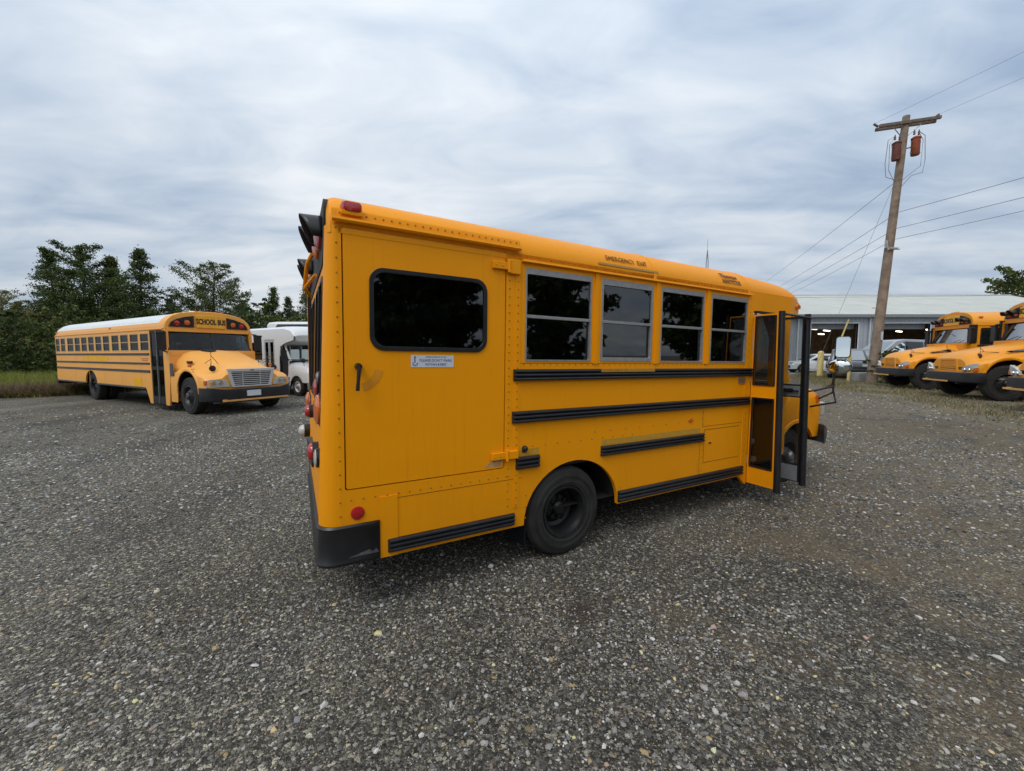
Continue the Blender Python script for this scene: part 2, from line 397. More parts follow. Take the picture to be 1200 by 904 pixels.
def sheet(name, poly, mat, lift=.004, step=.6):
    """ground patch following the terrain inside a polygon: (near edge pts, far edge pts) pairs"""
    near, far = poly; rings = []
    rows = 14
    for k in range(rows + 1):
        r = []
        for a, b in zip(near, far):
            f = k / rows; x = a[0] + (b[0] - a[0]) * f; y = a[1] + (b[1] - a[1]) * f
            r.append((x, y, gz(x, y) + lift))
        rings.append(r)
    o = MB().loft(rings).obj(name, mat, smooth=60); return tag(o, kind='structure')
def densify(pts, n):
    out = []
    for a, b in zip(pts[:-1], pts[1:]):
        for i in range(n): out.append(tuple(a[k] + (b[k] - a[k]) * i / n for k in range(len(a))))
    return out + [pts[-1]]
def turf(name, c1, c2, c3):
    m, t, b = new_mat(name)
    n1 = noise(t, .9, 6, .65); n2 = noise(t, 40, 3)
    base = mixc(t, n2, c1, c2); t.links.new(mixc(t, ramp_(t, n1, [(.42, (0, 0, 0)), (.6, (1, 1, 1))]), base, c3), b.inputs['Base Color'])
    b.inputs['Roughness'].default_value = .95; bump(t, b, n2, 1, .03); return m
M['turf_dry'] = turf('dry_turf', (.12, .098, .052), (.22, .18, .10), (.15, .13, .095))
M['turf_green'] = turf('rough_turf', (.03, .05, .012), (.07, .09, .025), (.06, .05, .028))
M['concrete'] = turf('apron_concrete', (.27, .27, .26), (.33, .33, .31), (.24, .235, .22))

# ------------------------------------------------------------------ shared vehicle pieces
def wheel(parent, x, y, z, r, w, rimr, out=-1, style='steel', name='wheel', rimmat='rim', hub='steel', n=44):
    """wheel with its outer face at y, going inwards; out=-1 means the outer face looks towards -y"""
    g = MB(); i = -out
    t = .012
    prof = [(rimr, .018), (rimr + .012, .004), (rimr + (r - rimr) * .35, 0), (r - .055, .004), (r - .022, .012), (r - .004, .035), (r, .055), (r, w - .055), (r - .004, w - .035), (r - .03, w - .01), (rimr, w)]
    g.lathe(prof, (x, y, z), 'y', n, i)
    for rr_, dr in ((rimr + .035, .006), (r - .085, .006), (r - .072, .004)): g.lathe([(rr_ - dr, .003), (rr_, -.003), (rr_ + dr, .003)], (x, y, z), 'y', n, i)
    # tread grooves
    for k in range(3):
        c = w * (.32 + .18 * k); g.mat(1).lathe([(r + .0012, c - .006), (r + .0012, c + .006)], (x, y, z), 'y', n, i)
    wo = bpy.data.objects.new(name, None); col.objects.link(wo); wo.parent = parent
    ty = g.obj('tyre', ['tyre', 'chassis'], wo, smooth=35)
    g = MB()
    if style == 'dish':      # outer wheel of a rear pair: deep dish, disc far inside
        g.lathe([(rimr + .004, .006), (rimr + .002, 0), (rimr - .018, .004), (rimr - .026, .03), (rimr - .034, .05), (rimr - .04, .15), (rimr - .07, .165), (.115, .15), (.105, .125), (.085, .12), (.001, .12)], (x, y, z), 'y', n, i)
        for k in range(8):
            a = 2 * math.pi * k / 8; g.cyl((x + .093 * math.cos(a), y + i * .13, z + .093 * math.sin(a)), (x + .093 * math.cos(a), y + i * .10, z + .093 * math.sin(a)), .011, n=6)
        for k in range(4):
            a = 2 * math.pi * (k + .4) / 4; g.mat(1).cyl((x + (rimr - .058) * math.cos(a), y + i * .163, z + (rimr - .058) * math.sin(a)), (x + (rimr - .058) * math.cos(a), y + i * .157, z + (rimr - .058) * math.sin(a)), .022, n=12)
    else:                    # front wheel: disc stands proud in the middle
        g.lathe([(rimr + .004, .006), (rimr - .015, 0), (rimr - .03, .03), (rimr - .06, .07), (rimr * .62, .055), (rimr * .52, .02), (rimr * .40, .0), (.001, .0)], (x, y, z), 'y', n, i)
        for k in range(8):
            a = 2 * math.pi * (k + .5) / 8; rr = rimr * .73
            g.mat(1).cyl((x + rr * math.cos(a), y + i * .067, z + rr * math.sin(a)), (x + rr * math.cos(a), y + i * .050, z + rr * math.sin(a)), rimr * .085, n=12)
    rm = g.obj('rim', [rimmat, 'chassis'], wo, smooth=35)
    g = MB(); h0 = .12 if style == 'dish' else 0
    g.lathe([(rimr * .30, h0), (rimr * .29, h0 - .03), (rimr * .2, h0 - .05), (.001, h0 - .052)], (x, y, z), 'y', 20, i)
    for k in range(8):
        a = 2 * math.pi * k / 8; rr = rimr * .36; g.cyl((x + rr * math.cos(a), y + i * h0, z + rr * math.sin(a)), (x + rr * math.cos(a), y + i * (h0 - .02), z + rr * math.sin(a)), .01, n=6)
    g.obj('hub', hub, wo, smooth=35)
    return wo

def rail(g, x0, x1, z0, z1, y=0, out=-1, ribs=3, proud=.028, taper=True):
    """ribbed rub rail: rounded ribs running along x"""
    h = (z1 - z0) / ribs; prof = []
    for k in range(ribs):
        for t in range(0, 7):
            a = math.pi * t / 6; prof.append((proud * (.35 + .65 * math.sin(a)), z0 + h * (k + .5 - .5 * math.cos(a))))
    prof = [(0, z0)] + prof + [(0, z1)]
    e = .012 if taper else 0
    xs = [(x0, .2), (x0 + e, 1), (x1 - e, 1), (x1, .2)]
    g.loft([[(x, y + out * p * s, z) for p, z in prof] for x, s in xs], closed=True, caps=True)

def rivets(g, pts, y=0, r=.0065, h=.0035, out=-1):
    for x, z in pts:
        g.lathe([(r, 0), (r * .8, h * .8), (.0004, h)], (x, y, z), 'y', 7, out)

# ------------------------------------------------------------------ the short bus in the foreground
W = 2.24
HP = [(0, 2.36), (0, 2.405), (.012, 2.46), (.045, 2.515), (.10, 2.572), (.18, 2.618), (.28, 2.652), (.5, 2.70), (.8, 2.735), (1.12, 2.748)]
def full(hp, W=W, dz=0, dy=0): 
    a = [(y + dy * (1 - y / (W / 2)), z + dz) for y, z in hp]
    return a + [(W - y, z) for y, z in a[-2::-1]]
def xrear(z, y=0): return -1.772 - (2.5 - z) * .034 + .045 * y

def build_front_bus():
    m = Matrix((DIRB, -RIGHT, UPB)).transposed().to_4x4(); m.translation = P0
    t = thing('school_bus', 'short yellow school bus in the foreground with its black framed entry door standing open', 'bus', mtx=m)
    # ---- body shell
    g = MB()
    wins = [(-.41, .23), (.34, .96), (1.075, 1.70), (1.82, 2.45)]; wz = (1.618, 2.31)
    outer = [(-1.72, .59), (-1.49, .59), (-1.49, .345), (-.40, .345)] + arc(.095, .345, .495, .455, 180, 0, 22)[1:-1] + [(.59, .345), (2.43, .345), (2.548, .24), (2.575, .24), (2.575, 2.19), (3.23, 2.19), (3.23, .50), (3.36, .50), (3.36, 2.40), (2.4, 2.405), (-1.72, 2.405)]
    door = rrect(-1.694, -.577, .815, 2.405 - .012, .015, 2)
    holes = [rrect(a, b, *wz, .02, 2) for a, b in wins] + [door]
    g.plate(outer, holes, .035, side(0, 1))
    o2 = [(-1.72, .59), (-1.49, .59), (-1.49, .345), (-.40, .345)] + arc(.095, .345, .495, .455, 180, 0, 22)[1:-1] + [(.59, .345), (3.36, .345), (3.36, 2.405), (-1.72, 2.405)]
    lw = [(-1.4, -.8), (-.7, -.1)] + wins[1:]
    g.plate(o2, [rrect(a, b, *wz, .02, 2) for a, b in lw], .035, side(W, -1))
    # rear corners and rear face
    for sgn, y0 in ((1, 0), (-1, W)):
        rings = []
        for z in (.59, 1.0, 1.5, 2.0, 2.25, 2.41):
            ring = []
            for i in range(9):
                a = math.pi / 2 * i / 8; rad = .10
                ring.append((-1.72 + .045 * y0 - (-(xrear(z, y0)) - 1.72 + .045 * y0) * math.sin(a), y0 + sgn * rad * (1 - math.cos(a)), z))
            rings.append(ring)
        g.loft(rings)
    rw = [(.16, .52), (.60, .98), (1.26, 1.64), (1.72, 2.08)]
    g.plate([(.10, .59), (W - .10, .59), (W - .10, 2.41), (.10, 2.41)], [rrect(a, b, 1.32, 2.12, .04, 3) for a, b in rw], .03, lambda a, b, th: (xrear(b, a) + th, a, b))
    # roof
    secs = [(-1.766, -.10, .055), (-1.764, -.055, .032), (-1.752, -.02, .010), (-1.71, 0, 0), (-.3, 0, 0), (.98, 0, 0), (2.5, 0, 0)]
    def ring(x, dz, dy, k=1.0):
        out = []
        for y, z in full(HP):
            yc = W / 2; f = 1 - dy / yc
            out.append((x + (.045 * y if x < -1.69 else 0), yc + (y - yc) * f, 2.36 + (z - 2.36) * (1 + dz / .39)))
        return out
    g.loft([ring(*s) for s in secs])
    g.add(ring(-1.766, -.10, .055), [tuple(range(len(full(HP))))])
    # front cap: dome running down over the windscreen
    caps = [(2.502, -.012, .006), (2.8, -.020, .012), (3.1, -.04, .022), (3.34, -.055, .030), (3.52, -.095, .045), (3.64, -.15, .070), (3.72, -.23, .115), (3.76, -.33, .19)]
    g.loft([ring(*s) for s in caps]); g.add(ring(*caps[-1]), [tuple(range(len(full(HP))))])
    # brow under the cap in front of the door pillar
    g.plate([(3.36, 2.19), (3.60, 2.17), (3.70, 2.22), (3.755, 2.36), (3.36, 2.41)], [], .03, lambda a, b, th: (a, -.001 + th + (a - 3.36) * .26, b))
    g.plate([(3.36, 2.19), (3.60, 2.17), (3.70, 2.22), (3.755, 2.36), (3.36, 2.41)], [], .03, lambda a, b, th: (a, W + .001 - th - (a - 3.36) * .26, b))
    # lip where the raised roof ends, roof bands, drip rails
    for x in (.98, 2.47): g.loft([[(x + dx, W / 2 + (y - W / 2) * (1 + k), z + k * 1.2) for y, z in full(HP)] for dx, k in ((-.02, 0.0), (-.018, .0035), (.018, .0035), (.02, 0))])
    g.loft([[(x, y, z) for y, z in ((.0, 2.372), (-.022, 2.366), (-.026, 2.350), (-.004, 2.346), (0, 2.35))] for x in (-.45, 2.50)], closed=True, caps=True)
    g.loft([[(x, y, z) for y, z in ((.0, 2.452), (-.030, 2.446), (-.034, 2.432), (-.024, 2.420), (0, 2.424))] for x in (-1.745, -.47)], closed=True, caps=True)
    g.loft([[(x, y, z) for y, z in ((.0, 2.50), (-.006, 2.49), (-.008, 2.452), (0, 2.452))] for x in (-1.745, -.47)], closed=True, caps=True)
    # strip below the door, vertical seams proud of the skin
    g.box(-1.487, -1.375, -.006, 0, .345, .745); g.box(-.50, -.455, -.005, 0, .50, 2.34); g.box(2.455, 2.545, -.005, 0, .37, 2.34)
    for a, b in zip(wins[:-1], wins[1:]): g.box(a[1] + .035, b[0] - .035, -.010, 0, 1.60, 2.345)
    # entry: stepwell, pillars
    rv = [(-1.722, .66 + .0865 * k) for k in range(21)] + [(-1.66 + .073 * k, .752) for k in range(17)]
    rv += [(-1.462, .38 + .09 * k) for k in range(5)] + [(-1.402, .38 + .09 * k) for k in range(5)]
    rv += [(-.548, .52 + .058 * k) for k in range(32) if abs(.52 + .058 * k - .92) > .06]
    rvs = [(-.478, .52 + .058 * k) for k in range(32)] + [(2.50, .42 + .07 * k) for k in range(27)]
    rv += [(-.42 + .062 * k, 1.592) for k in range(47)] + [(-.33 + .12 * k, .96) for k in range(10)] + [(1.76, .50 + .07 * k) for k in range(5)] + [(1.76, .98 + .06 * k) for k in range(3)]
    rv += [(-.385, .40 + .09 * k) for k in range(3)] + [(.62, .40), (.62, .49)] + [(.3 + .18 * k, 1.02) for k in range(7)]
    g.mat(3); rivets(g, rv); rivets(g, rvs, -.005); rivets(g, [(-1.70 + .05 * k, 2.475) for k in range(25)], -.007)
    rivets(g, [(-.4 + .11 * k, 2.388) for k in range(27)], 0)
    g.mat(1)
    def line(x0, x1, z0, z1): g.box(x0, x1, -.0012, .001, z0, z1)
    for a in ((1.785, 2.40, .918, .922), (1.785, 2.40, .575, .579), (1.785, 1.789, .575, .922), (-1.49, -.42, .752 - .03, .7245), (1.752, 1.755, .96, 1.14), (1.72, 1.723, .47, .80), (1.752, 2.45, .955, .958)): line(*a)
    line(-.45, 2.45, 1.60, 1.603)
    g.mat(2).box(-1.7, -.42, .06, W - .06, .39, .62); g.box(.62, 2.5, .06, W - .06, .39, .62); g.box(2.5, 3.3, .9, W - .06, .39, .62); g.box(-.42, .62, .56, W - .56, .46, .62); g.box(-1.7, 3.3, .6, .75, .38, .5); g.box(-1.7, 3.3, W - .75, W - .6, .38, .5)  # underbody boxes hang lower to deepen the shade beneath the bus
    g.box(-1.3, -.9, .8, 1.4, .3, .5); g.box(.9, 1.9, 1.5, 2.1, .28, .5)
    body = g.obj('body', ['yellow', 'gap', 'chassis', 'rivet'], t, smooth=35)
    # ---- emergency door in the side
    g = MB(); ew = rrect(-1.533, -.738, 1.682, 2.181, .085, 7)
    g.plate(rrect(-1.686, -.585, .823, 2.390, .012, 2), [ew], .03, side(.002, 1))
    g.mat(1).plate(rrect(-1.70, -.571, .80, 2.4, 0), [ew], .004, side(.036, 1))
    # bare worn spot at the lower front corner of the door
    g.mat(2).plate([(-.60, .835), (-.592, .885), (-.64, .893), (-.69, .882), (-.725, .855), (-.745, .838)], [], .0006, side(.0012, 1))
    ed = g.obj('emergency_door', ['yellow', 'gap', simple('scuffed_paint', (.50, .30, .12), .6, var=.35, scale=40)], t, smooth=35)
    g = MB(); inner = rrect(-1.533 + .022, -.738 - .022, 1.682 + .022, 2.181 - .022, .07, 7)
    g.plate(rrect(-1.538, -.733, 1.677, 2.186, .088, 7), [inner], .014, side(-.008, 1)); fr = g.obj('window_rubber', 'rubber', ed, smooth=50, bevel=.003)
    g = MB().plate(rrect(-1.515, -.757, 1.70, 2.163, .06, 5), [], .004, side(.004, 1)).obj('window_glass', 'tint_dark', ed)
    for z in (2.30, .915):
        g = MB()
        g.box(-.695 if z > 2 else -.69, -.56, -.020, .0, z - .026, z + .026); g.box(-.56, -.47, -.026, 0, z - .05 if z > 2 else z - .03, z + .05 if z > 2 else z + .03)
        g.cyl((-.565, -.022, z - .045), (-.565, -.022, z + .045), .011); rivets(g, [(-.67, z), (-.62, z), (-.52, z + .02), (-.49, z - .02)], -.024)
        g.obj('hinge', 'yellow', ed, smooth=35, bevel=.003)
    g = MB(); g.cyl((-1.608, 0, 1.578), (-1.608, -.045, 1.578), .022, .017); g.tube([(-1.608, -.043, 1.585), (-1.612, -.048, 1.54), (-1.617, -.05, 1.49), (-1.621, -.048, 1.432)], [.014, .012, .010, .012])
    g.obj('door_handle', 'black', ed, smooth=40)
    g = MB()   # worn curved direction arrow decal beside the handle
    pts = arc(-1.62, 1.585, .165, .165, -75, -12, 10); pts2 = arc(-1.62, 1.585, .115, .115, -12, -75, 10)
    g.plate(pts + pts2, [], .0008, side(-.0002, 1)); g.obj('handle_decal', M.setdefault('arrow', simple('faded_arrow_decal', (.70, .27, .006), .5)), ed)
    g = MB().plate(rrect(-1.282, -.985, 1.572, 1.652, .004, 1), [], .001, side(-.0004, 1)).obj('warning_sticker', 'label_white', ed)
    text_mesh('sticker_text', "PLEASE DON'T PARK", .0245, 'ink_blue', g, (-1.112, -.0012, 1.617), (1, 0, 0), (0, 0, 1), .0004)
    text_mesh('sticker_text', "WITHIN 8 FEET", .0225, 'ink_blue', g, (-1.112, -.0012, 1.590), (1, 0, 0), (0, 0, 1), .0004)
    text_mesh('sticker_text', "WHEELCHAIR LIFT IN USE", .0125, 'ink_blue', g, (-1.112, -.0012, 1.640), (1, 0, 0), (0, 0, 1), .0003)
    q = MB(); q.cyl((-1.255, -.0004, 1.638), (-1.255, -.0014, 1.638), .006, n=10); q.box(-1.259, -1.252, -.0014, -.0004, 1.602, 1.632)
    q.plate(arc(-1.254, 1.597, .017, .016, 150, 380, 14) + arc(-1.254, 1.597, .012, .011, 380, 150, 14), [], .001, side(-.0014, 1)); q.obj('wheelchair_symbol', 'ink_blue', g)
    # ---- side windows
    for i, (a, b) in enumerate(wins):
        g = MB(); e = .011 if i != 1 else .020; z0, z1 = wz; tb = z1 - (.042 if i != 1 else .050); bb = z0 + (e if i != 1 else .036)
        g.plate(rrect(a - .002, b + .002, z0 - .002, z1 + .002, .012, 2), [rrect(a + e, b - e, bb, tb, .008, 1)], .026, side(-.004, 1))
        fr = g.obj('window', 'alu', t, smooth=35, bevel=.002)
        MB().box(a + e - .002, b - e + .002, .000, .022, 1.943, 1.966).obj('sash_bar', 'alu', fr, bevel=.002)
        g = MB(); g.box(a + .012, b - .012, .010, .013, 1.962, z1 - .03); g.box(a + .012, b - .012, .022, .025, z0 + .012, 1.95); g.obj('pane', 'tint_dark', fr)
    g = MB()
    for a, b in lw: g.plate(rrect(a, b, *wz, .012, 2), [rrect(a + .02, b - .02, wz[0] + .02, 1.945, 0), rrect(a + .02, b - .02, 1.965, 2.27, 0)], .026, side(W + .004, -1))
    g.mat(1)
    for a, b in lw: g.box(a + .01, b - .01, W - .02, W - .015, wz[0] + .01, wz[1] - .01)
    g.obj('far_side_windows', ['alu', 'tint'], t)
    for a, b in rw:
        fr = MB().plate(rrect(a - .012, b + .012, 1.308, 2.132, .045, 3), [rrect(a + .012, b - .012, 1.332, 2.108, .03, 3)], .02, lambda p, q, th: (xrear(q, p) - .008 + th, p, q)).obj('rear_window', 'rubber', t)
        MB().plate(rrect(a + .005, b - .005, 1.325, 2.115, .03, 3), [], .004, lambda p, q, th: (xrear(q, p) + .008 + th, p, q)).obj('pane', 'tint', fr)
    g = MB(); g.plate(outer, holes, .004, side(.0365, 1)); g.plate(o2, [rrect(a, b, *wz, .02, 2) for a, b in lw], .004, side(W - .0365, -1)); g.obj('interior_lining', 'dark_in', t)
    # ---- rub rails
    for x0, x1, z0, z1 in ((-.512, 2.57, 1.468, 1.556), (-.52, 2.556, 1.150, 1.240), (.372, 1.776, .803, .890), (-.484, -.265, .795, .890), (.588, 2.49, .362, .463), (-1.441, -.484, .370, .460)):
        g = MB(); rail(g, x0, x1, z0, z1, 0 if x0 > -.4 or x0 < -1 else -.004); g.obj('rub_rail', 'rubber', t, smooth=30)
    MB().box(.33, .98, -.034, -.020, 1.528, 1.556).obj('exit_marker_strip', 'tape', t, bevel=.002)
    M['tape2'] = simple('dull_yellow_tape', (.55, .30, .03), .3, scale=25)
    MB().box(.38, 1.72, -.001, .0, .894, .945).obj('reflective_tape', 'tape2', t); MB().box(-.45, -.27, -.001, 0, .894, .945).obj('reflective_tape', 'tape2', t)
    # ---- small things on the side
    g = MB().lathe([(.042, 0), (.040, .008), (.03, .012), (.001, .013)], (-1.622, 0, .666), 'y', 24, -1).obj('side_reflector', 'red', t, smooth=40)
    g = MB(); g.lathe([(.022, 0), (.022, .02), (.013, .034), (.001, .036)], (-.405, 0, .950), 'y', 16, -1); g.box(-.425, -.385, -.006, 0, .92, .95); g.obj('filler_knob', 'black', t, smooth=40)
    g = MB(); g.plate([(1.52, 1.035), (1.56, 1.06), (1.60, 1.035), (1.56, 1.01)], [], .008, side(-.008, 1)); g.obj('side_marker', 'amber', t, bevel=.003)
    g = MB(); [g.box(2.34, 2.47, -.008, 0, 1.385 + .018 * k, 1.397 + .018 * k) for k in range(4)]; g.obj('side_vent', 'steel', t)
    g = MB(); g.box(1.845, 1.92, -.003, .0, .765, .79); g.mat(1).box(1.862, 1.905, -.005, 0, .770, .785); g.obj('panel_latch', ['yellow', 'black'], t)
    g = MB(); g.box(-1.695, -1.575, -.028, .004, 2.466, 2.492); g.obj('marker_base', 'yellow', t, bevel=.003)
    g = MB(); g.loft([[(x, y, z) for x, z in rrect(-1.69 + i, -1.575 - i, 2.488, 2.548 - i * .8, .016, 4)] for y, i in ((.06, 0), (-.012, 0), (-.030, .008), (-.034, .022))], closed=True, caps=True); g.obj('marker_lamp', 'red', t, smooth=40)
    g = MB(); g.loft([[(x, y, z) for x, z in rrect(3.56 + i, 3.65 - i, 2.285, 2.335 - i * .5, .014, 4)] for y, i in ((.12, 0), (.048, 0), (.034, .008))], closed=True, caps=True); g.obj('marker_lamp', 'amber', t, smooth=40)
    # roof shoulder lettering follows the slope of the roof between z 2.44 and 2.55
    n = Vector((0, -.80, .60)); eyv = Vector((0, .52, .85)).normalized()
    text_mesh('roof_lettering', 'EMERGENCY  EXIT', .072, 'ink_faded', t, (.64, .022, 2.492), (1, 0, 0), eyv, .003, squash=.83, bold=-.0016)
    g = MB(); g.add([(.30, .001, 2.424), (1.02, .001, 2.424), (1.02, .006, 2.441), (.30, .006, 2.441)], [(0, 1, 2, 3)]); g.add([(.30, -.002, 2.424), (1.02, -.002, 2.424), (1.02, .002, 2.442), (.30, .002, 2.442)], [(0, 1, 2, 3)]); g.obj('roof_tape', 'tape', t)
    text_mesh('maker_lettering', 'Thomas', .080, 'ink_faded', t, (2.13, .038, 2.522), (1, 0, 0), (0, .62, .78), .003, squash=1.12, bold=0)
    text_mesh('maker_lettering', 'MINOTOUR', .062, 'ink_faded', t, (2.16, .012, 2.462), (1, 0, 0), (0, .35, .93), .003, squash=.95, bold=.001)
    g = MB(); g.add([(1.90, .040, 2.535 + .012), (2.30, .052, 2.560), (2.30, .056, 2.565), (1.90, .044, 2.552)], [(0, 1, 2, 3)])
    # ---- rear bumper: pressed steel channel wrapping the corner
    def brow(xo, yo, r, n=8):
        pts = [(-1.492, yo)]
        for i in range(n + 1):
            a = math.pi / 2 * i / n; pts.append((-1.492 - (xo - r) - r * math.sin(a), yo + r - r * math.cos(a)))
        mirr = [(x, W - y) for x, y in pts[::-1]]; return [(x + (.050 * y if x < -1.6 else 0), y) for x, y in pts + mirr]
    g = MB(); lv = [(.592, .26, .02, .06), (.602, .352, -.012, .11), (.590, .365, -.022, .12), (.565, .354, -.014, .115), (.40, .362, -.016, .115), (.372, .374, -.026, .12), (.352, .367, -.018, .115), (.350, .32, .03, .08)]
    g.loft([[(x, y, z) for x, y in brow(xo, yo, r)] for z, xo, yo, r in lv]); bo = g.obj('rear_bumper', 'black', t, smooth=35)
    sm = bo.modifiers.new('wall', 'SOLIDIFY'); sm.thickness = .006
    g = MB(); g.plate([(-1.78, .375), (-1.56, .425), (-1.535, .41), (-1.515, .425), (-1.50, .40), (-1.56, .375), (-1.72, .356)], [], .0008, side(-.0172, 1)); g.obj('bumper_scrape', M.setdefault('scrape', simple('scraped_black', (.10, .10, .105), .6, var=.5, scale=30)), t)
    # ---- rear lamps
    g = MB(); g.plate(rrect(.10, 2.14, 2.20, 2.60, .1, 5), [], .03, lambda a, b, th: (xrear(b, a) - .008 + th, a, b)); g.obj('lamp_panel', 'bezel', t)
    for y, mt in ((.30, 'red'), (.58, 'amber'), (1.66, 'amber'), (1.94, 'red')):
        xr = xrear(2.40, y) - .010
        h = MB(); rr = .115
        rings = []
        for i in range(5):                       # hood: half tube with a swept lip
            f = i / 4; ring = []
            for k in range(13):
                a = R(-20 + 220 * k / 12); dip = .5 + .5 * math.sin(a)
                ring.append((xr - f * (.025 + .10 * dip), y + rr * math.cos(a) * (1 - .04 * f), 2.41 + rr * math.sin(a) * (1 - .05 * f) + .0))
            rings.append(ring)
        h.loft(rings); ho = h.obj('lamp_hood', 'black', t, smooth=50); md = ho.modifiers.new('wall', 'SOLIDIFY'); md.thickness = .006
        MB().lathe([(.10, 0), (.098, .02), (.06, .04), (.001, .046)], (xr, y, 2.41), 'x', 24, -1).obj('warning_lens', mt, ho, smooth=50)
    def lamp(y, z, r, mt, deep=.035, base=.008, name='tail_lamp'):
        xr = xrear(z, y); b = MB().lathe([(r * 1.12, 0), (r * 1.12, base), (r, base + .004), (r * .9, base)], (xr, y, z), 'x', 24, -1).obj(name, 'black', t, smooth=40)
        MB().lathe([(r, base), (r * .97, base + deep * .5), (r * .6, base + deep), (.001, base + deep * 1.1)], (xr, y, z), 'x', 24, -1).obj('lens', mt, b, smooth=50)
    lamp(.20, 1.30, .095, 'amber', .03); lamp(.62, 1.40, .07, 'red', .02); lamp(1.82, 1.17, .08, 'red', .02); lamp(2.06, 1.17, .095, 'amber')
    lamp(.17, 1.0, .055, 'clear', .015, .02, 'backup_lamp'); lamp(.36, 1.0, .06, 'red', .03, .035); lamp(2.0, .88, .06, 'clear', .05, .05, 'backup_lamp')
    lamp(.80, 1.22, .045, 'red', .03, .045); lamp(.30, 1.50, .035, 'steel', .015, .01, 'bracket')
    # yellow bracket that carries the rear view lens between the lamp groups
    g = MB(); g.tube([(xrear(2.4) - .02, .66, 2.36), (xrear(2.3) - .045, .72, 2.30), (xrear(2.1) - .05, .86, 2.14), (xrear(2.0) - .005, .92, 2.10)], .014); g.tube([(xrear(2.1) - .05, .86, 2.14), (xrear(2.1) - .005, .50, 2.19)], .011)
    g.obj('rear_bracket', 'yellow', t, smooth=50)
    g = MB(); g.box(-1.805, -1.74, .95, 1.4, .75, .92); g.obj('plate_holder', 'black', t, bevel=.004)
    # ---- wheels
    wheel(t, .017, .012, .375, .375, .215, .212, style='dish', hub='rim'); wheel(t, .017, .262, .375, .375, .215, .212, style='dish', hub='rim')
    wheel(t, .017, W - .012, .375, .375, .215, .212, 1, 'dish'); wheel(t, .017, W - .262, .375, .375, .215, .212, 1, 'dish')
    fz = .377 - .002
    wheel(t, 3.90, .20, fz, .37, .215, .205, hub='steel'); wheel(t, 3.90, W - .20, fz, .37, .215, .205, 1, hub='steel')
    g = MB(); g.cyl((.017, .3, .375), (.017, W - .3, .375), .07); g.cyl((3.9, .3, .375), (3.9, W - .3, .375), .05); g.cyl((.1, 1.1, .42), (3.2, 1.1, .46), .045); g.lathe([(.001, -.15), (.17, -.1), (.2, 0), (.17, .1), (.001, .15)], (.017, 1.12, .38), 'y', 20); g.obj('axle', 'chassis', t, smooth=40)
    MB().box(-.36, -.35, .05, .5, .14, .50).obj('mud_flap', 'rubber', t); MB().box(-.36, -.35, W - .5, W - .05, .14, .50).obj('mud_flap', 'rubber', t)
    g = MB(); g.lathe([(.50, .06), (.50, .62), (.46, .64)], (.095, 0, .36), 'y', 40); g.v = [(v[0], v[1], max(v[2], .40)) for v in g.v]; g.obj('wheel_well', 'chassis', t, smooth=40)
    # ---- stepwell, interior
    g = MB()
    g.box(2.58, 3.22, .04, .34, .27, .30); g.box(2.58, 3.22, .34, .36, .27, .52); g.box(2.58, 3.22, .34, .64, .50, .52); g.box(2.58, 3.22, .64, .66, .50, .76); g.box(2.58, 3.22, .64, 1.0, .74, .76)
    g.box(2.56, 2.58, .04, 1.0, .25, .76); g.box(3.22, 3.24, .04, 1.0, .25, 1.2); g.box(-1.7, 2.58, .04, W - .04, .76, .78); g.box(2.58, 3.3, 1.0, W - .04, .76, .78)
    g.box(-1.7, 3.4, .05, W - .05, 2.34, 2.36); g.box(2.50, 2.53, .04, .85, .78, 1.62)
    g.obj('cabin_floor', 'dark_in', t)
    g = MB(); g.tube([(2.70, .06, 1.18), (2.86, .12, .92), (3.00, .20, .66), (3.05, .24, .55)], .012); g.tube([(3.05, .24, .55), (3.14, .28, .54)], .012); g.obj('grab_rail', 'lightgrey', t, smooth=50)
    g = MB(); g.box(2.66, 2.86, .05, .16, .46, .51); g.lathe([(.035, 0), (.035, .03), (.001, .035)], (2.88, .14, .68), 'y', 16, -1); g.obj('step_light', 'lightgrey', t)
    for x in (.15, .85, 1.55):
        for y0 in (.1, 1.2):
            g = MB(); g.box(x, x + .42, y0, y0 + .92, 1.10, 1.24); g.box(x - .08, x + .02, y0, y0 + .92, 1.10, 1.74); g.box(x + .02, x + .4, y0 + .05, y0 + .1, .78, 1.1); g.obj('passenger_seat', 'seat_brown' if x > 1 else 'seat', t, bevel=.03)
    g = MB(); g.box(2.75, 3.2, 1.35, 1.85, 1.05, 1.18); g.box(2.70, 2.8, 1.35, 1.85, 1.1, 1.85); g.box(2.72, 2.8, 1.5, 1.7, 1.85, 2.0); g.obj('driver_seat', 'seat', t, bevel=.03)
    g = MB()
    for k in range(28):
        a = 2 * math.pi * k / 28; b = 2 * math.pi * (k + 1) / 28
        c = Vector((3.42, 1.6, 1.42)); u1 = Vector((0, 1, 0)); u2 = Vector((-.45, 0, .89)); g.cyl(c + .21 * (u1 * math.cos(a) + u2 * math.sin(a)), c + .21 * (u1 * math.cos(b) + u2 * math.sin(b)), .014, n=6)
    g.cyl((3.42, 1.6, 1.42), (3.6, 1.6, 1.3), .03); g.obj('steering_wheel', 'black', t, smooth=50)
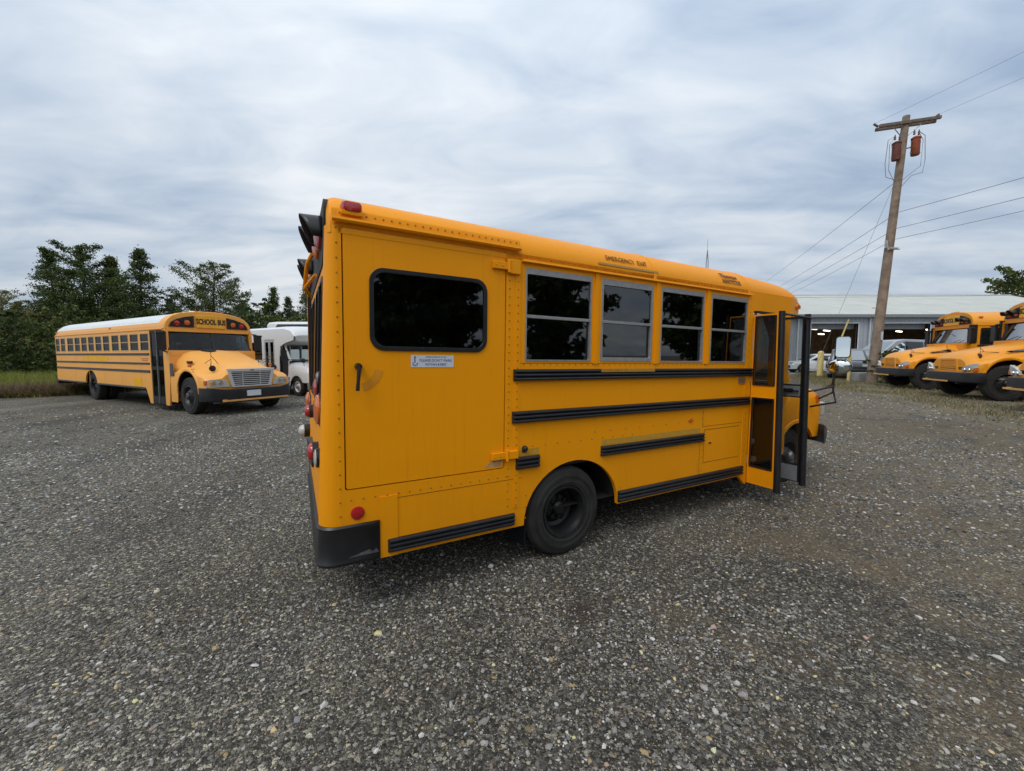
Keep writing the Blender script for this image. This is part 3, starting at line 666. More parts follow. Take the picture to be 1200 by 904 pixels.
    # ---- open entry door: two glazed leaves standing out from the side
    def leaf(x, inside, name, lab):
        pm = 'grey_panel' if inside else 'yellow'
        fn = lambda a, b, th: (x + th, -a, b)
        z0, z1 = .255, 2.145; g = MB()
        g.mat(0).plate(rrect(.02, .325, z0, .44), [], .028, fn); g.plate(rrect(.02, .325, 1.235, 1.365), [], .028, fn)
        g.mat(1).plate(rrect(.0, .30, z0 + .001, z1, 0), [rrect(.026, .276, z0 + .01, .448, 0), rrect(.026, .276, .46, 1.225, .01, 2), rrect(.026, .276, 1.375, z1 - .026, .01, 2), rrect(.026, .276, 1.24, 1.36, 0)], .034, lambda a, b, th: (x - .003 + th, -a, b))
        lf = g.obj(name, [pm, 'black' if inside else 'yellow'], t, bevel=.002); lf['label'] = lab
        g = MB(); g.box(x + .012, x + .017, -.28, -.022, .455, 1.23); g.box(x + .012, x + .017, -.28, -.022, 1.37, z1 - .02); g.obj('pane', 'doorglass' if inside else 'leafglass', lf)
        g = MB(); 
        g.loft([[(x + .014 + .030 * math.cos(a), -.325 + .036 * math.sin(a), z) for a in [2 * math.pi * k / 14 for k in range(14)]] for z in (z0 - .03, z1 + .02)], closed=True, caps=True)
        g.obj('edge_seal', 'rubber', lf, smooth=40)
        g = MB(); g.cyl((x + .015, -.008, z0 - .01), (x + .015, -.008, z1 + .03), .014); g.obj('hinge_post', 'black', lf, smooth=40)
        if not inside:
            g = MB()
            for (a, b) in ((.455, 1.23), (1.37, z1 - .02)): g.plate(rrect(.022, .280, a - .004, b + .004, .012, 2), [rrect(.036, .266, a + .01, b - .01, .01, 2)], .008, lambda p, q, th: (x - .009 + th, -p, q))
            g.obj('window_rubber', 'rubber', lf)
        else:
            g = MB(); g.box(x - .022, x, -.20, -.10, 1.285, 1.325); g.cyl((x - .02, -.06, 1.305), (x - .02, -.27, 1.30), .010, n=8); g.cyl((x - .02, -.13, 1.305), (x - .05, -.13, 1.305), .022, n=12); g.obj('door_handle', 'black', lf, bevel=.003)
    def narrow(o):
        for v in o.data.vertices: v.co.y *= 1 - .13 * max(0, (v.co.z - .25) / 1.9)
    before = set(bpy.data.objects)
    leaf(2.585, False, 'entry_door_leaf', 'rear leaf of the open entry door, yellow lower panel')
    leaf(3.12, True, 'entry_door_leaf', 'front leaf of the open entry door, grey inner panel')
    for o in set(bpy.data.objects) - before: narrow(o)
    MB().box(2.60, 3.20, -.03, .03, 2.17, 2.19).obj('door_header', 'black', t)
    MB().tube([(2.62, -.30, 2.135), (3.16, -.31, 2.12)], .012).obj('door_link', 'black', t)
    # ---- van cab in front of the body
    g = MB(); yc = W / 2
    xs = [3.34] + [3.43 + .94 * i / 18 for i in range(19)] + [4.45, 4.55, 4.63, 4.685, 4.72, 4.735]
    rings = []
    for x in xs:
        f = max(0, (x - 4.45) / .285); sh = .12 * f ** 2
        u = (x - 3.90) / .475; zl = .36 + (.47 * math.sqrt(max(0, 1 - u * u)) if abs(u) < 1 else 0)
        if x > 3.95: zl = max(zl, .60)
        top = 1.375 - .06 * (x - 3.34) - .05 * max(0, x - 4.4) - .14 * f ** 3
        hp = [(.14 + sh, zl), (.125 + sh, max(zl + .02, .92)), (.135 + sh, 1.10 - .03 * f), (.17 + sh, top - .12), (.25 + sh, top - .045), (.42 + sh * .6, top - .01), (.75, top + .012), (yc, top + .02)]
        rings.append([(x, y, z) for y, z in hp] + [(x, W - y, z) for y, z in hp[-2::-1]])
    g.loft(rings); g.add(rings[-1], [tuple(range(len(rings[-1])))])
    # raised lip round the wheel opening
    for y, s in ((.125, -1), (W - .125, 1)):
        g.loft([[(3.90 + (.475 + d) * math.cos(a), y + s * o, .36 + (.47 + d) * math.sin(a)) for d, o in ((0, 0), (0, .02), (.035, .02), (.05, 0))] for a in [R(32) + (math.pi - R(32)) * k / 24 for k in range(25)]])
    hd = g.obj('cab_nose', 'yellow', t, smooth=40)
    g = MB(); g.box(4.70, 4.745, .50, W - .50, .72, 1.16); [g.box(4.735, 4.76, .52, W - .52, .76 + .065 * k, .78 + .065 * k) for k in range(6)]; g.obj('grille', 'black', hd)
    for y in (.32, W - .32):
        lm = MB().box(4.69, 4.765, y - .15, y + .15, .88, 1.06).obj('headlight', 'clear', hd, bevel=.012); MB().box(4.64, 4.745, y - .10 if y < 1 else y + .03, y - .03 if y < 1 else y + .10, .78, .87).obj('turn_signal', 'amber', hd, bevel=.008)
    g = MB(); g.box(4.40, 4.46, .112, .14, 1.08, 1.18); g.obj('side_marker', 'amber', hd, bevel=.004)
    g = MB(); pr = [(.50, 0), (.52, .05), (.60, .075), (.72, .07), (.755, .04), (.76, 0)]
    ys = [.05, .10, .22, .5, yc, W - .5, W - .22, W - .10, W - .05]; xo = [4.50, 4.59, 4.66, 4.71, 4.73, 4.71, 4.66, 4.59, 4.50]
    g.loft([[(x + d, y, z) for z, d in pr] for y, x in zip(ys, xo)], closed=True, caps=True); g.obj('front_bumper', M.setdefault('bumper_grey', simple('weathered_grey_bumper', (.075, .078, .085), .5, var=.4)), t, smooth=35, bevel=.004)
    # windscreen and cab sides
    wb, wt = (3.86, 1.37), (3.38, 2.20)
    g = MB()
    for y0, y1 in ((.20, .27), (W - .27, W - .20)):
        g.add([(wb[0], y0, wb[1]), (wb[0], y1, wb[1]), (wt[0], y1 + .05, wt[1]), (wt[0], y0 + .05, wt[1]), (wb[0] - .06, y0, wb[1]), (wb[0] - .06, y1, wb[1]), (wt[0] - .06, y1 + .05, wt[1]), (wt[0] - .06, y0 + .05, wt[1])], [(0, 1, 2, 3), (4, 5, 6, 7), (0, 1, 5, 4), (1, 2, 6, 5), (2, 3, 7, 6), (3, 0, 4, 7)])
    g.box(3.30, 3.62, .16, .19, .5, 1.40); g.box(3.30, 3.9, W - .19, W - .16, .5, 1.40); g.box(3.30, 3.36, .15, .21, 1.38, 2.2); g.box(3.24, 3.36, W - .25, W - .12, .5, 2.3)
    g.obj('cab_pillars', 'yellow', t)
    g = MB(); g.add([(wb[0] - .01, .27, wb[1]), (wb[0] - .01, W - .27, wb[1]), (wt[0] - .01, W - .32, wt[1]), (wt[0] - .01, .32, wt[1])], [(0, 1, 2, 3)]); g.obj('windscreen', 'wind', t)
    g = MB(); g.box(3.3, 3.84, .22, W - .22, 1.1, 1.36); g.obj('dashboard', 'dark_in', t, bevel=.03)
    g = MB(); g.tube([(3.86, .35, 1.385), (3.80, .6, 1.48)], .008); g.tube([(3.86, 1.3, 1.395), (3.80, 1.55, 1.48)], .008); g.obj('wiper', 'black', t)
    # ---- mirrors on tube arms at the right front fender
    g = MB(); 
    a = Vector(MIRX)
    g.tube([(4.25, .15, 1.02), a + Vector((.02, .05, -.62)), a + Vector((.03, .09, -.48)), a + Vector((.03, .09, .22))], .013)
    g.tube([(4.0, .15, 1.22), a + Vector((-.1, .22, -.47)), a + Vector((.03, .09, -.42))], .013); g.tube([(4.5, .18, 1.10), a + Vector((.03, .10, -.50))], .012)
    g.tube([(4.5, .2, 1.22), a + Vector((.06, .12, -.40)), a + Vector((.03, .09, -.30))], .010)
    ar = g.obj('mirror_arm', 'black', t, smooth=50)
    g = MB(); c = a + Vector((0, 0, .085)); g.loft([[(c.x + dx, c.y + s * y, c.z + s * z) for y, z in rrect(-.078, .078, -.135, .135, .035, 4)] for dx, s in ((-.016, .93), (-.012, 1), (.02, 1), (.04, .8))], closed=True, caps=True); h = g.obj('flat_mirror', 'black', t, smooth=35)
    MB().plate(rrect(-.070, .070, -.126, .126, .03, 4), [], .002, lambda p, q, th: (c.x - .0185 + th, c.y + p, c.z + q)).obj('mirror_glass', 'mirror', h)
    g = MB(); c2 = a + Vector((.02, .035, -.155))
    g.lathe([(.125, -.01), (.13, .02), (.115, .06), (.075, .10), (.001, .12)], (0, 0, 0), 'x', 28, 1)
    g.v = [(c2.x + v[0], c2.y + v[1], c2.z + v[2] * .78) for v in g.v]; h = g.obj('convex_mirror', M.setdefault('mirror_back', simple('silver_mirror_shell', (.55, .55, .57), .25, .3)), t, smooth=50)
    g = MB(); g.lathe([(.115, .012), (.10, .026), (.06, .040), (.001, .046)], (0, 0, 0), 'x', 28, -1); g.v = [(c2.x + v[0], c2.y + v[1], c2.z + v[2] * .78) for v in g.v]; g.obj('mirror_glass', 'mirror', h, smooth=60)
    for o in bpy.data.objects:
        if o.parent and (o == h or o.parent == h or o.name.startswith('flat_mirror') or o.parent.name.startswith('flat_mirror')):
            pc = c if ('flat' in o.name or 'flat' in o.parent.name) else c2
            o.data.transform(Matrix.Translation(pc) @ Euler((0, R(5), R(17)), 'XYZ').to_matrix().to_4x4() @ Matrix.Translation(-pc))
    # left side mirror
    g = MB(); g.tube([(4.1, W - .15, 1.1), (4.2, W + .25, 1.1), (4.2, W + .25, 1.9)], .013); g.box(4.17, 4.22, W + .15, W + .33, 1.4, 1.85); g.obj('mirror_arm', 'black', t)
    return t
MIRX = (4.203, -0.219, 1.737)

# ------------------------------------------------------------------ full-size hooded school bus
def build_hooded_bus(label, style, length=11.4, loc=(0, 0, 0), rz=0, door_side=True, group=None, far=False):
    """x forward with the front axle at 0, y=0 right side .. 2.4 left side"""
    t = thing('school_bus', label, 'bus', loc, rz, group); BW = 2.40; xr = -length; vis = style == 'vision'
    yl = 'yellow_old' if vis else 'yellow2'; WX = 0 if vis else .12
    wt, wb = 2.335, 1.785
    ax = -7.45 if vis else -6.6
    if vis:
        cuts = [(-11.25, -10.74), (-10.62, -10.05), (-9.82, -9.08), (-8.96, -8.35), (-8.23, -7.62), (-7.50, -6.90), (-6.78, -6.17), (-6.05, -5.44), (-5.26, -4.62), (-4.50, -3.84), (-3.72, -3.06), (-2.94, -2.30)]
    else:
        n = int((length - 2.4) / .72); cuts = [(-2.40 - .72 * (k + 1) + .06, -2.40 - .72 * k - .06) for k in range(n)]
    def wall(dside):
        o = [(xr + .1, .62), (ax - .60, .62)] + arc(ax, .62, .60, .48, 180, 0, 16)[1:-1] + [(ax + .60, .62), (-2.68, .62), (-2.42, .18), (-2.24, .18)]
        if dside: o += [(-2.24, 2.40), (-1.36, 2.40), (-1.36, .18), (-1.12, .18)]
        else: o += [(-.98, .18)]
        o += [(-.98, 1.2), (-.98, 1.76), (-1.12, 1.80), (-1.25, 2.36), (-1.2, 2.46), (xr + .1, 2.46)]
        hs = [rrect(a, b, wb, wt, .03, 2) for a, b in cuts]
        if not dside: hs.append(rrect(-2.18, -1.42, 1.70, 2.33, .05, 3))
        return o, hs
    g = MB()
    o, hs = wall(door_side); g.plate(o, hs, .04, side(0, 1))
    o, hs = wall(False); g.plate(o, hs, .04, side(BW, -1))
    hp = [(0, 2.44), (.004, 2.52), (.03, 2.62), (.09, 2.72), (.20, 2.82), (.38, 2.90), (.65, 2.955), (.95, 2.985), (1.2, 2.99)]
    prof = hp + [(BW - y, z) for y, z in hp[-2::-1]]
    def ring(x, dz, dy): return [(x, BW / 2 + (y - BW / 2) * (1 - dy / 1.2), 2.44 + (z - 2.44) * (1 - dz)) for y, z in prof]
    # roof: yellow shoulder bands, white (or yellow) middle
    secs = [(xr + .0, .62, .22), (xr + .03, .40, .12), (xr + .10, .20, .05), (xr + .22, .07, .015), (xr + .45, 0, 0), (-6, 0, 0), (-1.6, 0, 0)]
    rings = [ring(*s) for s in secs]
    for k in range(len(prof) - 1):
        mid = (prof[k][1] + prof[k + 1][1]) / 2
        g.mat(1 if (vis and mid > 2.60) else 0)
        g.loft([[r[k], r[k + 1]] for r in rings])
    g.mat(0)
    # front cap with a flat lamp face
    fx = -1.22
    g.loft([ring(-1.6, 0, 0), ring(-1.42, -.03, -.012), ring(fx, -.03, -.012), ring(fx + .03, -.005, .01)])
    cap = ring(fx + .03, -.005, .01); g.add(cap + [(fx + .03, BW - .01, 2.36), (fx + .03, .01, 2.36)], [tuple(range(len(cap) + 2))])
    g.box(fx - .1, fx + .03, .01, .05, 2.34, 2.45); g.box(fx - .1, fx + .03, BW - .05, BW - .01, 2.34, 2.45)
    g.plate([(.0, .62), (BW, .62), (BW - .03, 2.5), (BW - .2, 2.62), (.2, 2.62), (.03, 2.5)], [rrect(.3, .8, 1.5, 2.3, .05), rrect(.95, 1.45, 1.2, 2.3, .05), rrect(1.6, 2.1, 1.5, 2.3, .05)], .04, lambda a, b, th: (xr + .1 - .06 * (2.6 - b) / 2 - th + .04, a, b))
    # cowl and A pillars
    for y0, y1 in ((.0, .07), (BW - .07, BW)): g.box(-1.30, -1.14, y0, y1, 1.75, 2.42)
    g.box(-1.15, -.98, .02, BW - .02, 1.66, 1.80); g.box(-1.06, -.99, .03, BW - .03, .3, 1.7)
    # drip rail
    for y, s_ in ((0, -1), (BW, 1)): g.loft([[(x, y, 2.445), (x, y + s_ * .022, 2.44), (x, y + s_ * .022, 2.425), (x, y, 2.42)] for x in (xr + .1, -1.3)], closed=True, caps=True)
    for x in [c[0] - .06 for c in cuts[1::2]]: g.box(x - .012, x + .012, -.004, 0, .66, 1.70)
    g.mat(2); g.box(xr + .1, -1.0, .1, BW - .1, .62, .95); g.box(xr + .2, 1.0, .7, .85, .45, .68); g.box(xr + .2, 1.0, BW - .85, BW - .7, .45, .68); g.box(-5.4, -4.0, .9, 1.6, .32, .62)
    g.box(xr + .1, -1.3, .06, BW - .06, 1.0, 1.04)
    g.obj('body', [yl, 'white_roof', 'chassis'], t, smooth=32)
    g = MB(); g.box(xr + .3, -1.2, 1.12, 1.28, 1.04, 1.05)
    for k in range(int((length - 3) / .75)):
        x = xr + .6 + .75 * k; g.box(x, x + .09, .1, 1.0, 1.3, 2.0); g.box(x, x + .09, 1.4, 2.3, 1.3, 2.0)
    g.box(-2.3, -2.22, 1.35, 2.0, 1.3, 2.15); g.obj('passenger_seats', 'seat', t)
    # rails
    for y, s_ in ((0, -1), (BW, 1)):
        for z0, z1 in ((1.655, 1.725), (1.37, 1.43), (1.12, 1.20)):
            g = MB(); rail(g, xr + .12, -2.32 if (s_ < 0 and door_side) else -1.35, z0, z1, y, s_, 2, .022, False); g.obj('rub_rail', 'rubber', t, smooth=30)
        if s_ < 0 or not vis:
            g = MB(); rail(g, xr + .15, ax - .62, .60, .66, y, s_, 2, .02, False); g.obj('rub_rail', 'rubber', t, smooth=30)
            g = MB(); rail(g, ax + .62, -2.72, .60, .66, y, s_, 2, .02, False); g.obj('rub_rail', 'rubber', t, smooth=30)
    # windows
    for y, s_ in ((0, 1), (BW, -1)):
        for (a, b) in cuts:
            g = MB(); g.plate(rrect(a, b, wb, wt, .02, 2), [rrect(a + .03, b - .03, wb + .03, 2.055, 0), rrect(a + .03, b - .03, 2.08, wt - .03, 0)], .03, side(y - s_ * .004, s_)); fr = g.obj('window', 'frame_tan' if vis else 'black', t)
            ys = sorted((y + s_ * .012, y + s_ * .017)); MB().box(a + .01, b - .01, ys[0], ys[1], wb + .01, wt - .01).obj('pane', 'tint_far', fr)
        if not (s_ > 0 and door_side):
            g = MB(); g.plate(rrect(-2.19, -1.41, 1.69, 2.34, .05, 3), [rrect(-2.15, -1.45, 1.73, 2.30, .03, 2)], .03, side(y - s_ * .005, s_)); g.box(-1.82, -1.79, *sorted((y, y + s_ * .02)), 1.72, 2.31); fr = g.obj('driver_window', 'black', t)
            ys = sorted((y + s_ * .012, y + s_ * .017)); MB().box(-2.18, -1.42, ys[0], ys[1], 1.7, 2.33).obj('pane', 'wind', fr)
    if door_side:
        for a, b in ((-2.235, -1.815), (-1.785, -1.365)):
            g = MB(); g.plate(rrect(a, b, .20, 2.385), [rrect(a + .06, b - .06, .42, 1.22, .02, 2), rrect(a + .06, b - .06, 1.32, 2.32, .02, 2)], .03, side(.01, 1)); d = g.obj('entry_door_leaf', 'bezel', t); MB().box(a + .04, b - .04, .022, .027, .4, 2.34).obj('pane', 'tint_far', d)
        MB().box(-1.812, -1.788, -.004, .02, .20, 2.385).obj('door_edge', 'steel', t)
        MB().box(-2.3, -1.3, .05, .9, .2, .24).obj('entry_step', 'chassis', t)
    # windscreen
    g = MB(); b0, t0 = (-1.06, 1.80), (-1.24, 2.36)
    wsx = lambda y: -.10 * (abs(y - BW / 2) / (BW / 2)) ** 3
    n = 12; yy = [.05 + (BW - .10) * i / n for i in range(n + 1)]
    g.loft([[(b0[0] + wsx(y), y, b0[1]) for y in yy], [(t0[0] + wsx(y) * .6, y, t0[1]) for y in yy]]); ws = g.obj('windscreen', 'wind_dark', t, smooth=50)
    g = MB()
    g.tube([(b0[0] + wsx(y) + .004, y, b0[1]) for y in yy], .018, 6); g.tube([(t0[0] + wsx(y) * .6 + .004, y, t0[1]) for y in yy], .022, 6)
    for y in (.05, BW - .05) + ((BW / 2,) if vis else ()): g.tube([(b0[0] + wsx(y) + .004, y, b0[1]), (t0[0] + wsx(y) * .6 + .004, y, t0[1])], .016 if y == BW / 2 else .028, 6)
    if not vis:
        for y, q in ((.0, 1), (BW, -1)): g.box(-1.32, -1.10, *sorted((y - q * .012, y + q * .06)), 1.79, 2.46); g.tube([(-1.18, y + q * .05, 1.8), (-1.24, y + q * .12, 2.1), (-1.26, y + q * .07, 2.4)], .06, 8)
    g.obj('windscreen_frame', 'rubber', ws, smooth=50)
    g = MB(); g.box(-1.75, -1.12, .1, BW - .1, 1.5, 1.74); g.obj('dashboard', 'dark_in', t, bevel=.03)
    MB().box(-2.2, -1.9, 1.55, 2.05, 1.3, 2.15).obj('driver_seat', 'seat', t, bevel=.05)
    g = MB(); g.lathe([(.20, 0), (.22, .02), (.20, .04)], (0, 0, 0), 'x', 24); g.v = [(v[0] - 1.45, v[1] + 1.75, v[2] + 1.72) for v in g.v]; g.obj('steering_wheel', 'black', t)
    # lamp face: sign between two black boxes, two lamps each
    f0 = fx + .032
    sg = MB().plate([(.80, 2.50), (1.60, 2.50), (1.62, 2.86), (1.2, 2.895), (.78, 2.86)] if vis else [(.72, 2.50), (1.68, 2.50), (1.68, 2.82), (1.2, 2.88), (.72, 2.82)], [], .05, lambda a, b, th: (f0 + th, a, b)).obj('school_bus_sign', 'sign', t, bevel=.006)
    text_mesh('sign_lettering', 'SCHOOL BUS', .225, 'ink', sg, (f0 + .052, 1.2, 2.68), (0, 1, 0), (0, 0, 1), .002, squash=.60 if vis else .70, bold=.010)
    for s_, c in ((1, 0), (-1, BW)):
        P = lambda y: c + s_ * y
        pl = [(P(.10), 2.50), (P(.74), 2.50), (P(.74), 2.85), (P(.50), 2.80), (P(.30), 2.73), (P(.16), 2.63)]
        g = MB().plate(pl, [], .03 if vis else .03, lambda a, b, th: (f0 + th, a, b)); lb = g.obj('lamp_panel', 'bezel', t)
        for y, mt in ((.30, 'red'), (.56, 'amber')):
            MB().lathe([(.085, .03), (.08, .045), (.05, .06), (.001, .066)], (f0, P(y), 2.615 + .03 * (y > .4)), 'x', 20).obj('warning_lens', mt, lb, smooth=50)
            rr = .105 if vis else .12; pr = .05 if vis else .24
            h = MB(); rings = []
            for i in range(4):
                f = i / 3; rings.append([(f0 + .02 + f * pr * (.35 + .65 * (.5 + .5 * math.sin(R(-10 + 200 * k / 10)))), P(y) + rr * math.cos(R(-10 + 200 * k / 10)), 2.615 + .03 * (y > .4) + rr * (1 - .1 * f) * math.sin(R(-10 + 200 * k / 10))) for k in range(11)])
            h.loft(rings); ho = h.obj('lamp_hood', 'black', lb, smooth=50); md = ho.modifiers.new('wall', 'SOLIDIFY'); md.thickness = .008
    # hood and fenders
    HX = 1.0; xs = sorted(set([-1.02, -.9, -.75] + [round(WX - .64 + 1.28 * i / 20, 3) for i in range(21)] + [.72, .80, .88, .94, .98, 1.0]))
    rings = []
    for x in xs:
        f = (x + 1.02) / (HX + 1.02); nose = max(0, (x - .74) / .26)
        u = (x - WX) / .62; zl = .60 + (.62 * math.sqrt(max(0, 1 - u * u)) if abs(u) < 1 else 0)
        if x < WX - .62: zl = .30
        if x > WX + .62: zl = .70 if vis else .80
        if vis:
            zt = 1.80 - .36 * f - .16 * f * f - .07 * nose ** 2; zs = 1.50 - .40 * f; ins = .10 + .34 * f
            zf = max(zl + .02, 1.18 - .10 * f + .12 * math.exp(-((x + .05) / .55) ** 2) - .12 * nose ** 2)
            hp = [(.02 + .10 * nose ** 2, zl), (.01 + .10 * nose ** 2, max(zl + .01, .95)), (.03 + .10 * nose ** 2, zf - .05), (.10 + .08 * nose, zf), (ins, zf + .06), (ins + .08, max(zs, zf + .10)), (ins + .22, max(zs, zf + .1) * .35 + zt * .65 - .01), (ins + .42, zt - .02), (1.2, zt + .02)]
        else:
            zt = 1.74 - .26 * f - .10 * f * f - .14 * nose ** 2; ins = .26 + .10 * f
            zf = max(zl + .02, 1.32 - .22 * f + .04 * math.exp(-((x + .1) / .6) ** 2) - .16 * nose ** 2)
            hp = [(.02 + .18 * nose ** 2, zl), (.0 + .18 * nose ** 2, max(zl + .01, .98)), (.02 + .16 * nose ** 2, zf - .05), (.10 + .12 * nose, zf), (ins, zf + .05), (ins + .10, (zt + zf) / 2 + .04), (ins + .24, zt - .04), (.85, zt), (1.2, zt + .015)]
        rings.append([(x, y, z) for y, z in hp] + [(x, BW - y, z) for y, z in hp[-2::-1]])
    g = MB(); g.loft(rings); g.add(rings[-1], [tuple(range(len(rings[-1])))])
    for y, s_ in ((.0, -1), (BW, 1)): g.loft([[(WX + (.62 + d) * math.cos(a), y + s_ * o_ + (.02 if s_ < 0 else -.02), .60 + (.62 + d) * math.sin(a)) for d, o_ in ((0, 0), (0, .02), (.05, .02), (.07, 0))] for a in [math.pi * k / 20 for k in range(21)]])
    hood = g.obj('hood', yl, t, smooth=38)
    fx2 = HX + .002
    if vis:
        outer = [(.66, .76), (1.74, .76), (1.86, 1.28), (.54, 1.28)]; inner = [(.73, .80), (1.67, .80), (1.76, 1.20), (.64, 1.20)]
        g = MB().plate(outer, [inner], .06, lambda a, b, th: (fx2 + .06 - th - .03 * max(0, (b - 1.0)), a, b)); gr = g.obj('grille', 'bright_trim', hood, bevel=.008)
        g = MB(); g.plate(inner, [], .01, lambda a, b, th: (fx2 + .004 + th, a, b)); g.obj('grille_back', 'bezel', gr)
        g = MB()
        for k in range(7):
            z = .83 + .056 * k; ww = .05 * (z - .8) / .4 * 2; g.box(fx2 + .015, fx2 + .035, .73 - ww * .9, 1.67 + ww * .9, z, z + .022)
        g.box(fx2 + .012, fx2 + .03, .95, .965, .8, 1.2); g.box(fx2 + .012, fx2 + .03, 1.435, 1.45, .8, 1.2); g.obj('grille_bars', 'bright_trim', gr)
        MB().plate(arc(1.2, 1.24, .06, .03, 0, 360, 16)[:-1], [], .01, lambda a, b, th: (fx2 + .05 + th, a, b)).obj('grille_badge', 'steel', gr)
    else:
        g = MB(); g.plate([(.70, .80), (1.70, .80), (1.62, 1.24), (.78, 1.24)], [[(.80, .84), (1.60, .84), (1.54, 1.18), (.86, 1.18)]], .05, lambda a, b, th: (fx2 + .03 - th, a, b)); gr = g.obj('grille', yl, hood, bevel=.01)
        g = MB(); [g.box(fx2 + .004, fx2 + .022, .84 + .0, 1.56, .88 + .06 * k, .915 + .06 * k) for k in range(5)]; g.obj('grille_bars', yl, gr)
    for s_, c in ((1, 0), (-1, BW)):
        P = lambda y: c + s_ * y
        if vis: pl = [(P(.06), .78), (P(.60), .78), (P(.52), .95), (P(.38), 1.01), (P(.06), .98)]
        else: pl = [(P(.04), .92), (P(.50), .86), (P(.47), .95), (P(.26), 1.05), (P(.04), 1.10)]
        bx = lambda a: HX + .045 - .10 * max(0, (.5 - abs(a - c)) / .5) ** 2
        hl = MB().plate(pl, [], .10, lambda a, b, th: (bx(a) + .012 - th, a, b)).obj('headlight', 'clear', hood, bevel=.01)
        lm = MB(); 
        for y in (.22, .38): lm.lathe([(.055, .0), (.05, .014), (.001, .018)], (bx(P(y)) + .008, P(y), .90), 'x', 16)
        lm.obj('lamp_bowls', 'chrome', hl, smooth=50)
        MB().box(HX - .12, HX - .02, *sorted((P(.02), P(.10))), .86, .97).obj('turn_signal', 'amber', hl, bevel=.01)
        if not vis:      # black louvre on the hood side
            g = MB(); g.plate([(-.75, 1.47), (-.1, 1.42), (.02, 1.45), (-.7, 1.56)], [], .02, lambda a, b, th: (a, P(ins - .02) - s_ * th, b)); lv = g.obj('hood_louvre', 'black', hood)
            g = MB(); [g.plate([(-.6 + .08 * k, 1.475), (-.15 + .05 * k, 1.452), (-.14 + .05 * k, 1.458), (-.6 + .08 * k, 1.485)], [], .006, lambda a, b, th: (a, P(ins - .024) - s_ * (th + .02), b + .014 * k)) for k in range(3)]; g.obj('louvre_slat', 'lightgrey', lv)
        else:
            g = MB(); g.box(-.55, -.30, *sorted((P(ins - .20), P(ins - .14))), 1.42, 1.49); g.obj('hood_latch', 'rubber', hood, bevel=.01)
            g = MB(); g.box(-.05, .10, *sorted((P(.06), P(.10))), 1.32, 1.40); g.obj('side_marker', 'amber', hood, bevel=.01)
    if vis: g = MB(); g.plate(rrect(-.99, -.78, 1.06, 1.42, .02, 2), [], .012, side(-.004, 1)); g.obj('intake_grille', 'hubdark', t)
    # bumper, plate, crossing arm
    g = MB(); ys = [-.02, .04, .16, .45, 1.2, BW - .45, BW - .16, BW - .04, BW + .02]; xo = [.72, .98, 1.08, 1.14, 1.17, 1.14, 1.08, .98, .72]
    pr = [(.40, -.03), (.42, 0), (.56, .012), (.70, 0), (.72, -.03)] if vis else [(.52, -.04), (.54, 0), (.66, .01), (.80, 0), (.82, -.04)]
    zt = .0
    g.loft([[(x + d, y, z + (.05 if 4 != i and z > .6 and vis and i not in (3, 5) else 0)) for z, d in pr] for i, (y, x) in enumerate(zip(ys, xo))], closed=True, caps=True)
    if vis: g.loft([[(x - .05, y, .42), (x - .03, y, .34), (x - .12, y, .34)] for y, x in zip(ys[2:-2], xo[2:-2])])
    g.obj('front_bumper', 'bumper_black', t, smooth=40)
    if vis: MB().box(1.165, 1.185, .98, 1.36, .50, .66).obj('number_plate', 'label_white', t)
    az_ = 0 if vis else .13
    g = MB(); g.loft([[(x, y, z) for z, x in ((.385 + az_, 1.20), (.43 + az_, 1.20), (.43 + az_, 1.23), (.385 + az_, 1.23))] for y in ((.35, 2.15) if vis else (.25, 1.55))], closed=True, caps=True); g.box(1.15, 1.22, .35, .45, .38 + az_, .44 + az_); g.obj('crossing_arm', 'arm_tan', t)
    # mirrors
    for s_, c in ((-1, 0), (1, BW)):
        P = lambda y: c + s_ * y
        g = MB(); g.box(-1.10, -1.02, *sorted((P(.03), P(.26) if vis else P(.24))), 1.80, 2.30); g.box(-1.12, -1.0, *sorted((P(.03), P(.27))), 2.28, 2.33); g.tube([(-1.2, P(0), 2.36), (-1.06, P(.12), 2.34)], .02); g.tube([(-1.15, P(0), 1.75), (-1.06, P(.12), 1.80)], .02)
        h = g.obj('side_mirror', 'black', t, bevel=.02); MB().box(-1.108, -1.103, *sorted((P(.05), P(.22))), 1.84, 2.26).obj('mirror_glass', 'mirror', h)
        g = MB(); cc = Vector((.62, P(-.35) if vis else P(-.42), 1.55 if vis else 1.44)); b_ = Vector((.45, P(-.40), 1.30))
        g.tube([b_, cc + Vector((0, 0, -.12)), cc + Vector((.02, 0, .22))], .010, 6); g.tube([b_ + Vector((-.3, 0, .12)), cc], .008, 6); g.tube([b_ + Vector((-.1, s_ * -.25, .12)), cc + Vector((0, 0, .1))], .008, 6)
        hm = g.obj('cross_mirror', 'black', t)
        cd = cc + Vector((.02, 0, -.13)) if not vis else cc + Vector((.05, 0, -.26))
        MB().lathe([(.001, -.05), (.07, -.03), (.085, .02), (.001, .03)], cd, 'x', 18).obj('mirror_shell', 'black', hm, smooth=50)
    if vis:
        g = MB(); zt_ = lambda x: 1.80 - .36 * (x + 1.02) / 2.02 - .16 * ((x + 1.02) / 2.02) ** 2 + .035; pa = arc(1.0, 0, .20, .27, 0, 180, 12); g.add([(-1.0 + q, p, zt_(-1.0 + q)) for p, q in pa] + [(-1.0 + q, p, zt_(-1.0 + q) - .04) for p, q in pa], [tuple(range(13))] + [(i, i + 1, i + 14, i + 13) for i in range(12)]); g.obj('hood_intake', 'bezel', t)
    g = MB(); 
    for y in (.55, 1.65): g.tube([(-1.0, y, 1.80), (-1.07, y + .35, 1.93)], .010, 6)
    g.obj('wiper', 'black', t)
    # wheels
    gz0 = .52
